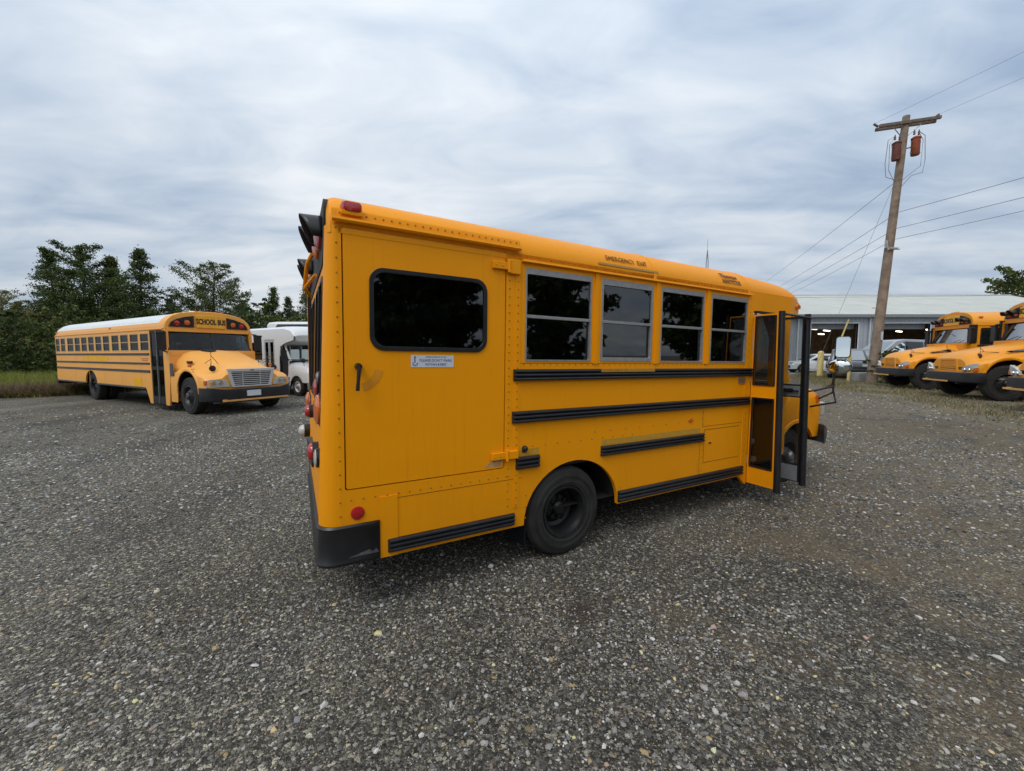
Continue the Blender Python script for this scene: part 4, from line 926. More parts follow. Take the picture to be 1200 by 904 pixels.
    wheel(t, WX, .03, gz0, .52, .28, .285, -1, hub='hubdark' if vis else 'rim', n=36); wheel(t, WX, BW - .03, gz0, .52, .28, .285, 1, hub='hubdark' if vis else 'rim', n=36)
    for y, o_ in ((.05, -1), (.36, -1), (BW - .05, 1), (BW - .36, 1)): wheel(t, ax, y, gz0, .52, .27, .285, o_, 'dish', rimmat='rim', hub='steel' if vis else 'rim', n=36)
    g = MB(); g.cyl((ax, .3, gz0), (ax, BW - .3, gz0), .1); g.cyl((0, .3, gz0), (0, BW - .3, gz0), .06); g.obj('axle', 'chassis', t)
    g = MB(); g.lathe([(.66, .03), (.66, .75), (.2, .76)], (WX, .0, .58), 'y', 30); g.lathe([(.66, BW - .75), (.66, BW - .03)], (WX, 0, .58), 'y', 30); g.v = [v if v[2] > .62 else (v[0], v[1], .62) for v in g.v]; g.obj('wheel_well', 'chassis', t)
    g = MB(); g.box(xr - .12, xr + .1, 0, BW, .48, .74); g.obj('rear_bumper', 'black', t, bevel=.02)
    if vis:
        g = MB(); g.plate(rrect(-2.35, -1.75, 0, 0, 0), [], .01, side(0)) if 0 else None
        g.loft([[(x, 1.2 + y, 2.99 + z) for x, z in ((-2.2, .0), (-2.15, .06), (-1.75, .06), (-1.65, -.02))] for y in (-.35, .35)]); g.obj('roof_hatch', 'white_roof', t)
        g = MB(); g.tube([(-2.3, .42, 2.93), (-2.1, .40, 2.98), (-1.9, .36, 2.97), (-1.75, .34, 2.95)], .025); g.obj('roof_strap', 'black', t)
        # old lettering area painted over in a fresher yellow, door side
        MB().box(-8.15, -5.65, -.004, 0, 1.46, 1.63).obj('repainted_patch', 'yellow_patch', t); MB().box(-3.55, -3.05, -.004, 0, .68, .95).obj('repainted_patch', 'yellow_patch', t)
        g = MB(); rivets(g, [(-10.8, 2.52)], 0); 
        g = MB(); [g.box(x, x + .10, -.02, .02, 2.55, 2.58) for x in (xr + .3, -5.4)]; g.obj('marker_lamp', 'amber', t)
        g = MB(); g.box(-2.9, -2.4, -.002, 0, 1.53, 1.56); g.box(-2.85, -2.45, -.002, 0, 1.48, 1.50); g.obj('side_sticker', 'red', t)
    else:
        g = MB(); g.box(fx - .25, fx - .15, BW - .10, BW - .03, 2.70, 2.76); g.obj('marker_lamp', 'amber', t)
    for k, y in enumerate((.85, 1.0, 1.2, 1.4, 1.55)) if vis else enumerate((1.05, 1.2, 1.35)):
        MB().box(fx - .06, fx + .0, y - .04, y + .04, 2.99, 3.02).obj('clearance_lamp', 'amber', t)
    return t
M['yellow2'] = paint('bright_bus_yellow', (.86, .33, .004), coat=.2)
M['bright_trim'] = simple('bright_silver_trim', (.62, .63, .64), .35, .35, var=.06)
M['arm_tan'] = simple('tan_yellow_arm', (.68, .36, .10), .5)
M['frame_tan'] = simple('tan_window_frame', (.50, .34, .16), .6)
M['sign'] = simple('sign_yellow', (.80, .42, .03), .5)
M['bumper_black'] = simple('bumper_black_paint', (.013, .013, .016), .42, var=.4)
M['hubdark'] = simple('dark_hub_steel', (.09, .09, .10), .4, .5)

# ------------------------------------------------------------------ white shuttle, coach, small vehicles
def cutaway_nose(g, x0, y0, y1, zc, nose, top0, top1):
    """van hood with wheel arches; front axle at x=0"""
    BW = y1 - y0; rings = []
    xs = sorted(set([x0] + [round(-.48 + .96 * i / 14, 3) for i in range(15)] + [nose - .25, nose - .14, nose - .06, nose]))
    for x in xs:
        f = max(0, (x - (nose - .28)) / .28); sh = .12 * f ** 2; u = x / .47
        zl = .36 + (.47 * math.sqrt(max(0, 1 - u * u)) if abs(u) < 1 else .02 if x < 0 else .20)
        q = (x - x0) / (nose - x0); top = top0 + (top1 - top0) * q - .12 * f ** 3
        hp = [(sh, zl), (-.01 + sh, max(zl + .02, .9)), (.01 + sh, top - .2), (.06 + sh, top - .08), (.2 + sh, top - .02), (BW / 2, top + .03)]
        rings.append([(x, y0 + y, z) for y, z in hp] + [(x, y1 - y, z) for y, z in hp[-2::-1]])
    g.loft(rings); g.add(rings[-1], [tuple(range(len(rings[-1])))])
def build_shuttle(label, loc, rz):
    """x forward, front axle at 0, right side at y=0"""
    t = thing('shuttle_bus', label, 'shuttle bus', loc, rz); BW = 2.3; xr = -6.4
    g = MB()
    o = [(xr, .45), (-5.0, .45)] + arc(-4.4, .45, .5, .48, 180, 0, 12)[1:-1] + [(-3.9, .45), (-2.15, .45), (-2.15, 2.30), (-1.35, 2.30), (-1.35, .38), (-.98, .38), (-.98, 1.5), (-.9, 2.0), (-.55, 2.14), (.05, 2.24), (.12, 2.42), (-.1, 2.62), (-.6, 2.72), (xr, 2.74)]
    ws = [rrect(-3.2, -2.35, 1.45, 2.2, .05, 3), rrect(-4.2, -3.35, 1.45, 2.2, .05, 3), rrect(-5.2, -4.35, 1.45, 2.2, .05, 3), rrect(-6.2, -5.35, 1.45, 2.2, .05, 3)]
    g.plate(o, ws, .05, side(.02, 1)); o2 = [p for p in o if p not in ((-2.15, .45), (-2.15, 2.30), (-1.35, 2.30), (-1.35, .38))]; g.plate(o2, ws, .05, side(BW - .02, -1))
    prof = [(.02, 2.6), (.05, 2.72), (.16, 2.80), (.45, 2.85), (1.15, 2.88)]; full_ = prof + [(BW - y, z) for y, z in prof[-2::-1]]
    def rg(x, k, dz=0, dy=0): return [(x, BW / 2 + (y - BW / 2) * (1 - dy), 2.3 + (z - 2.3) * k + dz) for y, z in full_]
    g.loft([rg(xr, 1), rg(-1.2, 1), rg(-.6, .97), rg(-.2, .85, 0, .01), (rg(.05, .60, 0, .03)), rg(.14, .28, 0, .06), rg(.10, .05, 0, .09), rg(0, -.15, 0, .10)])
    g.add([(xr, .02, .45), (xr, BW - .02, .45), (xr, BW - .02, 2.75), (xr, .02, 2.75)], [(0, 1, 2, 3)])
    g.box(-1.0, -.85, .05, BW - .05, 2.1, 2.3); g.add([(0, .15, 2.24), (0, BW - .15, 2.24), (-.9, BW - .05, 2.05), (-.9, .05, 2.05)], [(0, 1, 2, 3)])
    cutaway_nose(g, -.55, .14, BW - .14, 0, .92, 1.38, 1.16)
    # cab doors with window opening, arched cut line at the front of the body
    d = [(-1.0, .42), (-.50, .42), (-.50, 1.40), (-.35, 1.42), (-.72, 2.12), (-1.0, 2.12)]
    g.plate(d, [[(-.94, 1.42), (-.46, 1.42), (-.76, 2.02), (-.94, 2.02)]], .04, side(.13, 1)); g.plate(d, [[(-.94, 1.42), (-.46, 1.42), (-.76, 2.02), (-.94, 2.02)]], .04, side(BW - .13, -1))
    g.mat(1).box(xr, -.5, .1, BW - .1, .45, .6); g.box(-.98, -.96, .03, .12, .5, 2.0)
    g.obj('body', ['white', 'chassis'], t, smooth=35)
    for x0, x1 in ((-3.2, -2.35), (-4.2, -3.35), (-5.2, -4.35), (-6.2, -5.35)): MB().box(x0 - .02, x1 + .02, .03, .05, 1.43, 2.22).obj('window', 'tint_dark', t)
    for x0, x1 in ((-2.13, -1.77), (-1.73, -1.37)):
        fr = MB().plate(rrect(x0, x1, .42, 2.28), [rrect(x0 + .05, x1 - .05, .55, 2.2, .03, 2)], .03, side(.02, 1)).obj('entry_door_leaf', 'lightgrey', t); MB().box(x0 + .03, x1 - .03, .035, .045, .5, 2.24).obj('pane', 'tint_dark', fr)
    g = MB(); g.plate([(-.96, .55), (-.70, .60), (-.56, .9), (-.52, 1.35), (-.60, 1.7), (-.80, 1.9), (-.96, 1.92)], [], .012, side(.112, 1)); g.obj('cab_door_opening', 'dark_in', t)
    MB().box(-.92, -.55, .145, .155, 1.44, 2.0).obj('cab_window', 'tint', t)
    g = MB(); g.add([(-.42, .2, 1.42), (-.42, BW - .2, 1.42), (-.78, BW - .28, 2.12), (-.78, .28, 2.12)], [(0, 1, 2, 3)]); g.obj('windscreen', 'wind', t)
    MB().box(-1.2, -.5, .3, BW - .3, 1.2, 1.4).obj('dashboard', 'dark_in', t)
    g = MB(); g.plate(rrect(.42, BW - .42, 2.42, 2.66, .05, 3), [], .03, lambda a, b, th: (.15 - (b - 2.3) * .55 + th, a, b)); g.obj('destination_sign', 'tint_dark', t)
    MB().box(.90, .945, .55, BW - .55, .72, 1.05).obj('grille', 'lightgrey', t, bevel=.01)
    for y in (.36, BW - .36): MB().box(.86, .945, y - .14, y + .14, .86, 1.04).obj('headlight', 'clear', t, bevel=.01)
    g = MB(); g.box(.9, 1.06, .12, BW - .12, .48, .68); g.obj('front_bumper', 'chrome', t, bevel=.02)
    for y, s_ in ((0, -1), (BW, 1)):
        g = MB(); g.tube([(-.3, y - s_ * .12, 1.45), (-.25, y + s_ * .18, 1.55)], .015); g.box(-.27, -.22, *sorted((y + s_ * .08, y + s_ * .30)), 1.42, 1.85); g.obj('side_mirror', 'black', t, bevel=.01)
        g = MB(); g.tube([(.5, y - s_ * .2, 1.22), (.5, y - s_ * .17, 1.42)], .01); g.lathe([(.001, -.04), (.09, -.02), (.09, .02), (.001, .04)], (.5, y - s_ * .17, 1.44), 'x', 14); g.obj('cross_mirror', 'black', t)
    MB().box(-1.32, -1.22, -.01, .02, 1.08, 1.2).obj('side_marker', 'amber', t)
    for y, o_ in ((.18, -1), (BW - .18, 1)): wheel(t, 0, y, .38, .38, .22, .22, o_, rimmat='rimwhite', n=30)
    for y, o_ in ((.03, -1), (BW - .03, 1)): wheel(t, -4.4, y, .38, .38, .45, .22, o_, 'dish', rimmat='rimwhite', n=30)
    return t
M['rimwhite'] = simple('white_steel_wheel', (.55, .55, .55), .4)
def build_coach(label, loc, rz):
    t = thing('coach_bus', label, 'coach', loc, rz); BW = 2.55; Lh = 12.5
    g = MB(); sx = [(0, .20), (.05, .08), (.18, .02), (.5, 0), (Lh, 0)]
    prof = [(0, .4), (0, 3.5), (.03, 3.60), (.12, 3.66), (.4, 3.70), (1.27, 3.73)]; fp = prof + [(BW - y, z) for y, z in prof[-2::-1]]
    g.loft([[(-x, BW / 2 + (y - BW / 2) * (1 - k), 1.8 + (z - 1.8) * (1 - k * .8)) for y, z in fp] for x, k in sx]); 
    for x, k in (sx[0], sx[-1]): g.add([(-x, BW / 2 + (y - BW / 2) * (1 - k), 1.8 + (z - 1.8) * (1 - k * .8)) for y, z in fp], [tuple(range(len(fp)))])
    g.obj('body', 'white', t, smooth=40)
    for s_, y in ((1, -.008), (-1, BW + .008)):
        g = MB(); g.plate([(-.62, 2.0), (-12.2, 2.0), (-12.2, 3.52), (-.75, 3.52), (-.60, 3.3)], [], .012, side(y, s_)); g.obj('window_band', 'tint_dark', t)
    g = MB(); g.box(-.02, .02, .3, BW - .3, 1.4, 3.1); g.obj('windscreen', 'tint_dark', t, bevel=.02)
    for x in (-2.6, -9.6):
        for y, o_ in ((.0, -1), (BW, 1)): wheel(t, x, y - .01 * -o_ * 0, .5, .5, .3, .28, o_, rimmat='steel', n=28)
    return t
def build_car(name, label, cat, loc, rz, mat, kind='suv'):
    """x forward, centre of the car at the origin on the ground"""
    t = thing(name, label, cat, loc, rz)
    if kind == 'pickup': Lh, Hh, Wd = 5.6, 1.90, 2.0; low = [(-2.8, .55), (-2.8, 1.12), (1.0, 1.15), (1.15, 1.18), (2.45, 1.08), (2.75, .95), (2.8, .5)]; top = [(-2.65, 1.14), (-2.55, 1.72), (-2.2, 1.84), (-.2, 1.90), (.25, 1.82), (1.12, 1.18)]; fa, ra = 1.85, -1.75
    elif kind == 'suv': Lh, Hh, Wd = 4.7, 1.72, 1.86; low = [(-2.35, .5), (-2.38, .98), (-.2, 1.02), (.85, 1.04), (2.0, .96), (2.28, .8), (2.32, .45)]; top = [(-2.25, 1.0), (-2.0, 1.55), (-1.6, 1.68), (-.2, 1.72), (.25, 1.62), (.95, 1.04)]; fa, ra = 1.45, -1.4
    else: Lh, Hh, Wd = 4.6, 1.45, 1.8; low = [(-2.25, .5), (-2.3, .92), (-.2, .92), (.85, .94), (2.0, .84), (2.25, .7), (2.28, .42)]; top = [(-1.75, .92), (-1.2, 1.35), (-.7, 1.44), (.1, 1.44), (.4, 1.36), (1.1, .93)]; fa, ra = 1.4, -1.35
    g = MB(); hw = Wd / 2; xs = np.linspace(low[0][0], low[-1][0], 46)
    lx = [p[0] for p in low[1:-1]]; lz = [p[1] for p in low[1:-1]]; rings = []
    for x in xs:
        zt = float(np.interp(x, lx, lz)); k = 1 - .10 * max(0, abs(x) / (Lh / 2) - .8) / .2
        zl = .30
        for a in (fa, ra):
            u = (x - a) / .42
            if abs(u) < 1: zl = max(zl, .34 + .40 * math.sqrt(1 - u * u))
        e = max(0, abs(x) - Lh / 2 + .12) / .12; zt2 = zt - .12 * e; 
        rings.append([(x, -hw * k * .97, zl), (x, -hw * k, max(zl + .01, .62)), (x, -hw * k * .985, zt2 - .14), (x, -hw * k * .92, zt2), (x, 0, zt2 + .03), (x, hw * k * .92, zt2), (x, hw * k * .985, zt2 - .14), (x, hw * k, max(zl + .01, .62)), (x, hw * k * .97, zl)])
    g.loft(rings)
    for r in (rings[0], rings[-1]): g.add(r, [tuple(range(9))])
    tx = [p[0] for p in top]; tz = [p[1] for p in top]; rr = []
    for x, z in top:
        b = float(np.interp(x, lx, lz)); q = (z - b) / (Hh - 1.0); wi = hw * (.93 - .16 * q); rr.append([(x, -hw * .93, b - .02), (x, -wi, z - .03), (x, -wi * .85, z), (x, wi * .85, z), (x, wi, z - .03), (x, hw * .93, b - .02)])
    g.loft(rr); g.obj('body', mat, t, smooth=35)
    for s_ in (-1, 1):
        def sp(x, z):
            b = float(np.interp(x, lx, lz)); q = (z - b) / (Hh - 1.0); return (x, s_ * (hw * (.93 - .16 * q) + .012), z)
        roof = lambda x: float(np.interp(x, tx, tz))
        a0, a1 = top[0][0] + .25, top[-1][0] - .18; cuts = [a0, a0 + (a1 - a0) * .36, a0 + (a1 - a0) * .66, a1]
        for c0, c1 in zip(cuts[:-1], cuts[1:]):
            c0 += .05; zb = float(np.interp(c0, lx, lz)) + .03; h0 = max(zb + .02, roof(c0) - .12); h1 = max(zb + .02, roof(c1) - .12)
            g = MB(); g.add([sp(c0, zb), sp(c1, zb), sp(c1, h1), sp(c0, h0)], [(0, 1, 2, 3)]); g.obj('side_window', 'tint_dark', t)
        g = MB(); g.box(fa - .95, fa - .75, *sorted((s_ * (hw - .02), s_ * (hw + .16))), 1.02, 1.16); g.obj('side_mirror', 'black', t, bevel=.02)
        MB().box(low[-1][0] - .22, low[-1][0] - .01, *sorted((s_ * (hw - .38), s_ * (hw - .08))), .70, .84).obj('headlight', 'clear', t, bevel=.03)
        MB().box(low[0][0] - .01, low[0][0] + .12, *sorted((s_ * (hw - .22), s_ * (hw - .04))), .75, .98).obj('tail_lamp', 'red', t, bevel=.02)
        for a in (fa, ra): wheel(t, a, s_ * (hw - .02), .35, .35, .22, .21, s_, rimmat='steel', n=26)
    b0, b1 = top[-1], top[-2]
    g = MB(); g.add([(b0[0] + .0, -hw * .82, b0[1] + .03), (b0[0] + .0, hw * .82, b0[1] + .03), (b1[0] + .04, hw * .68, b1[1] - .02), (b1[0] + .04, -hw * .68, b1[1] - .02)], [(0, 1, 2, 3)]); g.obj('windscreen', 'wind_dark', t)
    b0, b1 = top[0], top[1]
    g = MB(); g.add([(b0[0] - .01, -hw * .78, b0[1] + .05), (b0[0] - .01, hw * .78, b0[1] + .05), (b1[0] - .03, hw * .68, b1[1] - .04), (b1[0] - .03, -hw * .68, b1[1] - .04)], [(0, 1, 2, 3)]); g.obj('rear_window', 'tint_dark', t)
    g = MB(); g.box(low[-1][0] - .08, low[-1][0] + .04, -hw * .85, hw * .85, .38, .58); g.box(low[0][0] - .05, low[0][0] + .1, -hw * .85, hw * .85, .38, .58); g.obj('bumpers' if 0 else 'bumper', 'black', t, bevel=.02)
    g = MB(); g.box(-Lh / 2 + .2, Lh / 2 - .2, -hw + .12, hw - .12, .28, .5); g.obj('underbody', 'chassis', t)
    return t
M['silver'] = simple('silver_car_paint', (.42, .44, .46), .3, .3, coat=.5, var=.05)
M['darkcar'] = simple('black_car_paint', (.02, .021, .025), .25, coat=.6)
M['whitecar'] = simple('white_car_paint', (.65, .66, .68), .3, coat=.5, var=.04)

# ------------------------------------------------------------------ ground patches
near = [(34, 46), (23, 33), (18.4, 26.5), (15.8, 22.0), (13.3, 17.6), (12.0, 13.6), (10.2, 9.4), (8.8, 5.0), (7.6, -2), (7, -14)]
far = [(36, 46), (27, 33), (23.5, 27.0), (22.5, 23.2), (26, 20), (34, 16), (34, 11), (34, 6), (34, -2), (34, -14)]
sheet('grass_verge', (densify(near, 5), densify(far, 5)), 'turf_dry', .005)
nearL = [(-90, 4), (-45, 12), (-26, 14.6), (-20.3, 15.7), (-18.6, 16.6), (-17.6, 18.6), (-16.6, 23.0), (-15.8, 30), (4, 32), (16, 34)]
farL = [(-90, 90), (-60, 90), (-50, 90), (-42, 90), (-36, 90), (-30, 90), (-20, 90), (-10, 90), (4, 90), (10, 90)]
sheet('rough_grass', (densify(nearL, 5), densify(farL, 5)), 'turf_green', .006)
sheet('concrete_apron', (densify([(19, 29.5), (30, 29.0), (62, 29.0)], 5), densify([(19, 43), (30, 43), (62, 43)], 5)), 'concrete', .008)

# loose stones lying on the packed gravel
def stones():
    ico = np.array([(0, 0, 1), (.894, 0, .447), (.276, .851, .447), (-.724, .526, .447), (-.724, -.526, .447), (.276, -.851, .447), (.724, .526, -.447), (-.276, .851, -.447), (-.894, 0, -.447), (-.276, -.851, -.447), (.724, -.526, -.447), (0, 0, -1)])
    fc = np.array([(0, 1, 2), (0, 2, 3), (0, 3, 4), (0, 4, 5), (0, 5, 1), (1, 6, 2), (2, 7, 3), (3, 8, 4), (4, 9, 5), (5, 10, 1), (6, 7, 2), (7, 8, 3), (8, 9, 4), (9, 10, 5), (10, 6, 1)])
    P = []; S = []
    for r0, r1, dens, s0, s1 in ((1.0, 2.6, 3600, .003, .0075), (1.0, 3.2, 560, .007, .015), (2.6, 5.5, 1000, .0055, .0125), (1.0, 6.5, 30, .013, .026), (5.5, 11, 640, .008, .020), (11, 19, 60, .014, .030)):
        area = math.radians(150) / 2 * (r1 ** 2 - r0 ** 2); n = int(area * dens)
        r = np.sqrt(rng.uniform(r0 ** 2, r1 ** 2, n)); a = np.radians(rng.uniform(15, 165, n)); x, y = r * np.cos(a), r * np.sin(a)
        # stones gather in loose patches: reject by a smooth pattern
        pat = .5 + .25 * np.sin(x * 2.1 + 1.3 * np.sin(y * 1.7)) + .25 * np.sin(y * 2.9 + 1.1 * np.sin(x * 2.3) + .7)
        keep = rng.uniform(0, 1, n) < (.35 + .75 * pat)
        keep &= ((x - .50) ** 2 + (y - 2.70) ** 2) > .085 ** 2
        x, y = x[keep], y[keep]; P.append(np.stack([x, y], 1)); S.append(rng.uniform(0, 1, len(x)) ** 1.8 * (s1 - s0) + s0)
    P = np.concatenate(P); S = np.concatenate(S); n = len(P)
    jit = 1 + rng.uniform(-.30, .30, (n, 12, 3)); v = ico[None] * jit
    v *= np.stack([rng.uniform(.8, 1.35, n), rng.uniform(.6, 1.0, n), rng.uniform(.35, .7, n)], 1)[:, None, :]
    th = rng.uniform(0, 2 * np.pi, n); tl = rng.normal(0, .3, n)
    c, s = np.cos(tl)[:, None], np.sin(tl)[:, None]; y_, z_ = v[..., 1] * c - v[..., 2] * s, v[..., 1] * s + v[..., 2] * c
    c, s = np.cos(th)[:, None], np.sin(th)[:, None]; x_, y2 = v[..., 0] * c - y_ * s, v[..., 0] * s + y_ * c
    V = np.stack([x_, y2, z_], -1) * S[:, None, None]
    V[..., 0] += P[:, 0:1]; V[..., 1] += P[:, 1:2]; V[..., 2] += gzv(P[:, 0], P[:, 1])[:, None] + S[:, None] * .18
    F = (fc[None] + (np.arange(n) * 12)[:, None, None]).reshape(-1, 3)
    g = np.clip(rng.lognormal(-1.80, .68, n), .03, .58); T = np.stack([g, g, g], 1)
    kind = rng.uniform(0, 1, n)
    tint = np.where((kind < .07)[:, None], np.array([1.35, 1.02, .52]), np.where((kind < .095)[:, None], np.array([1.25, .88, .68]), np.where((kind < .14)[:, None], np.array([.95, .99, 1.04]), np.array([1.04, 1.0, .93]))))
    T = np.clip(T * tint * np.where(kind < .12, 1.35, 1)[:, None], 0, .62)
    A = np.concatenate([np.repeat(T, 12, 0), np.ones((n * 12, 1))], 1)
    m, t, b = new_mat('loose_stone'); at = t.nodes.new('ShaderNodeVertexColor'); at.layer_name = 'tone'
    sp = noise(t, 220, 3); t.links.new(mixc(t, 1, at.outputs[0], ramp_(t, sp, [(.3, (.75, .75, .75)), (.7, (1.15, 1.15, 1.15))]), 'MULTIPLY'), b.inputs['Base Color']); b.inputs['Roughness'].default_value = .75
    o = add_np('loose_gravel', V.reshape(-1, 3), F, m, smooth=False, attr=A); tag(o, 'loose grey, tan and white stones scattered over the packed gravel yard', kind='stuff'); print('stones', n)
stones()

def blades(name, label, sampler, n, h0, h1, w_, cols, lean=.5):
    x, y, hs = sampler(n); n = len(x); z = gzv(x, y)
    h = rng.uniform(h0, h1, n) * hs; a = rng.uniform(0, 2 * np.pi, n); ww = rng.uniform(.6, 1.3, n) * w_
    lx, ly = rng.normal(0, lean, n) * h, rng.normal(0, lean, n) * h
    A = np.stack([x - np.cos(a) * ww, y - np.sin(a) * ww, z - .02], 1); B = np.stack([x + np.cos(a) * ww, y + np.sin(a) * ww, z - .02], 1); C = np.stack([x + lx, y + ly, z + h], 1)
    V = np.stack([A, B, C], 1).reshape(-1, 3); F = np.arange(n * 3).reshape(-1, 3)
    ci = rng.integers(0, len(cols), n); T = np.array(cols)[ci] * rng.uniform(.7, 1.3, (n, 1)); T = np.concatenate([np.repeat(T, 3, 0), np.ones((3 * n, 1))], 1)
    o = add_np(name, V, F, 'leaf', attr=T); tag(o, label, kind='stuff'); return o
def leaf_mat():
    m = bpy.data.materials.new('foliage'); m.use_nodes = True; t = m.node_tree; t.nodes.clear()
    at = t.nodes.new('ShaderNodeVertexColor'); at.layer_name = 'tone'
    d = t.nodes.new('ShaderNodeBsdfDiffuse'); tr = t.nodes.new('ShaderNodeBsdfTranslucent'); gl = t.nodes.new('ShaderNodeBsdfGlossy'); gl.inputs['Roughness'].default_value = .5; gl.inputs[0].default_value = (.5, .5, .5, 1)
    t.links.new(at.outputs[0], d.inputs[0]); t.links.new(at.outputs[0], tr.inputs[0])
    a = t.nodes.new('ShaderNodeMixShader'); a.inputs[0].default_value = .3; t.links.new(d.outputs[0], a.inputs[1]); t.links.new(tr.outputs[0], a.inputs[2])
    b = t.nodes.new('ShaderNodeMixShader'); b.inputs[0].default_value = .04; t.links.new(a.outputs[0], b.inputs[1]); t.links.new(gl.outputs[0], b.inputs[2])
    o = t.nodes.new('ShaderNodeOutputMaterial'); t.links.new(b.outputs[0], o.inputs[0]); return m
M['leaf'] = leaf_mat()
M['bark'] = simple('tree_bark', (.09, .075, .06), .9, var=.4, scale=5)

def tree(label, x, y, h, rad, kind, seed, cols, name='tree', leaves=5200, leafs=.17, group='trees beyond the yard', base=None):
    r = np.random.default_rng(seed); z0 = gz(x, y); t = thing(name, label, 'tree', (x, y, z0 - .05), r.uniform(0, 6), group)
    g = MB(); tops = []
    bend = r.normal(0, .02, 2)
    ax_ = lambda q: Vector((bend[0] * h * q * q, bend[1] * h * q * q, h * q))
    tr = .018 * h
    g.tube([ax_(q) for q in (0, .1, .3, .5, .7, .85, .97)], [tr * 1.4, tr, tr * .8, tr * .6, tr * .4, tr * .22, tr * .08], 8)
    pts = []; wts = []
    nb = 44 if kind == 'decid' else 78
    b0 = .06 if base is None else base
    for i in range(nb):
        q = b0 + (.97 - b0) * (i + r.uniform(0, .8)) / nb; a = i * 2.4 + r.uniform(-.5, .5)
        if kind == 'conifer': pr = max(.04, (1 - q) ** 1.0) * (1 if q > .12 else .8) * 1.3; up = .12 if q < .7 else .5
        else: pr = max(.10, math.sin(math.pi * min(1, (q * .80 + .20))) ** .62); up = .55
        Lb = rad * pr * r.uniform(.55, 1.18); st = ax_(q)
        en = st + Vector((math.cos(a) * Lb, math.sin(a) * Lb, Lb * up * r.uniform(.4, 1.3)))
        mid = st.lerp(en, .5) + Vector((0, 0, -.04 * Lb)); g.tube([st, mid, en], [tr * .22, tr * .14, tr * .05], 5)
        ns = max(2, int(Lb / .34))
        for k in range(ns):
            f = (k + .6) / ns; c = st.lerp(en, f); sg = (.10 + .14 * (1 - f) + .02 * Lb) * (h / 10) * (1 if q < .75 else .7)
            pts.append((c.x, c.y, c.z)); wts.append((sg * 1.1, f))
    tk = g.obj('trunk', 'bark', t, smooth=60)
    pts = np.array(pts); W_ = np.array(wts); n = leaves
    wgt = (.6 + W_[:, 1]); idx = r.choice(len(pts), n, p=wgt / wgt.sum()); sg = W_[idx, 0][:, None]
    c = pts[idx] + r.normal(0, 1, (n, 3)) * sg * np.array([1.25, 1.25, .8])
    d1 = r.normal(0, 1, (n, 3)); d1 /= np.linalg.norm(d1, axis=1)[:, None]; d2 = np.cross(d1, r.normal(0, 1, (n, 3))); d2 /= np.linalg.norm(d2, axis=1)[:, None]
    s = r.uniform(.5, 1.2, (n, 1)) * leafs * h / 10
    V = np.stack([c - d1 * s, c - d2 * s * .5, c + d1 * s, c + d2 * s * .5], 1).reshape(-1, 3); F = np.arange(4 * n).reshape(-1, 4)
    cl = np.array(cols); clump = r.uniform(.65, 1.35, len(pts)); T = cl[r.integers(0, len(cl), n)] * clump[idx][:, None] * r.uniform(.75, 1.25, (n, 1))
    o = add_np('crown', V, F, 'leaf', t, attr=np.concatenate([np.repeat(T, 4, 0), np.ones((4 * n, 1))], 1))
    return t
DK = [(.070, .104, .028), (.105, .140, .040), (.050, .076, .022)]
MD = [(.105, .135, .036), (.14, .16, .045), (.072, .10, .028)]
LT = [(.22, .215, .065), (.17, .185, .055), (.24, .20, .085)]
def gx_(px_, Z): return (px_ - 600) / 485 * Z
def zz(ytop, Z): return 1.67 + (416 - ytop) / 485 * Z * 1.0
TREES = [  # image x and top row as read from the photograph, distance, half width, kind, colours, label
 (-38, 322, 34, 2.6, 'decid', MD, 'broad green tree at the far left end of the treeline'),
 (8, 341, 30, 1.9, 'decid', LT, 'sparse yellow green tree left of the tall dark trees'),
 (38, 352, 33, 2.0, 'decid', MD, 'low bushy tree between the sparse one and the first tall tree'),
 (72, 295, 36, 2.7, 'conifer', DK, 'tall dark pointed tree rising above the rear of the long bus'),
 (107, 288, 35, 2.3, 'decid', DK, 'tall round topped dark tree, highest above the long bus roof'),
 (143, 303, 37, 1.5, 'conifer', MD, 'narrow loose tree between two tall dark ones'),
 (170, 292, 35, 2.6, 'conifer', DK, 'dense pointed tree above the middle of the long bus'),
 (206, 345, 36, 1.9, 'decid', DK, 'short rounded tree right of the dense pointed tree'),
 (252, 311, 38, 2.7, 'decid', MD, 'tree with thin airy top behind the front of the long bus'),
 (284, 348, 36, 1.9, 'decid', DK, 'low dark tree above the front corner of the long bus'),
 (322, 336, 40, 1.5, 'conifer', DK, 'slim pointed tree above the white shuttle bus'),
 (342, 348, 42, 1.4, 'conifer', DK, 'smallest pointed tree above the white coach'),
 (360, 334, 40, 1.7, 'conifer', MD, 'pointed tree just left of the front bus lamps'),
 (386, 345, 44, 2.2, 'decid', MD, 'tree mostly hidden by the rear of the front bus')]
for i, (px_, yt, Z, rad, kind, cols, lab) in enumerate(TREES):
    tree(lab, gx_(px_, Z), Z, (zz(yt, Z) - gz(gx_(px_, Z), Z)) * 1.01, rad * 1.3, kind, 100 + i, cols, 'pine_tree' if kind == 'conifer' else 'broadleaf_tree', leaves=28000 if yt < 320 else 15000, leafs=.088)
for i in range(17):
    Z = 44 + 3 * math.sin(i * 2.3); px_ = -60 + i * 29; yt = 358 + 9 * math.sin(i * 1.9)
    tree('dark green tree in the back row of the treeline', gx_(px_, Z), Z, zz(yt, Z), 2.6, 'decid' if i % 3 else 'conifer', 300 + i, DK if i % 2 else MD, 'broadleaf_tree', 4600, .24, 'back row of the treeline')
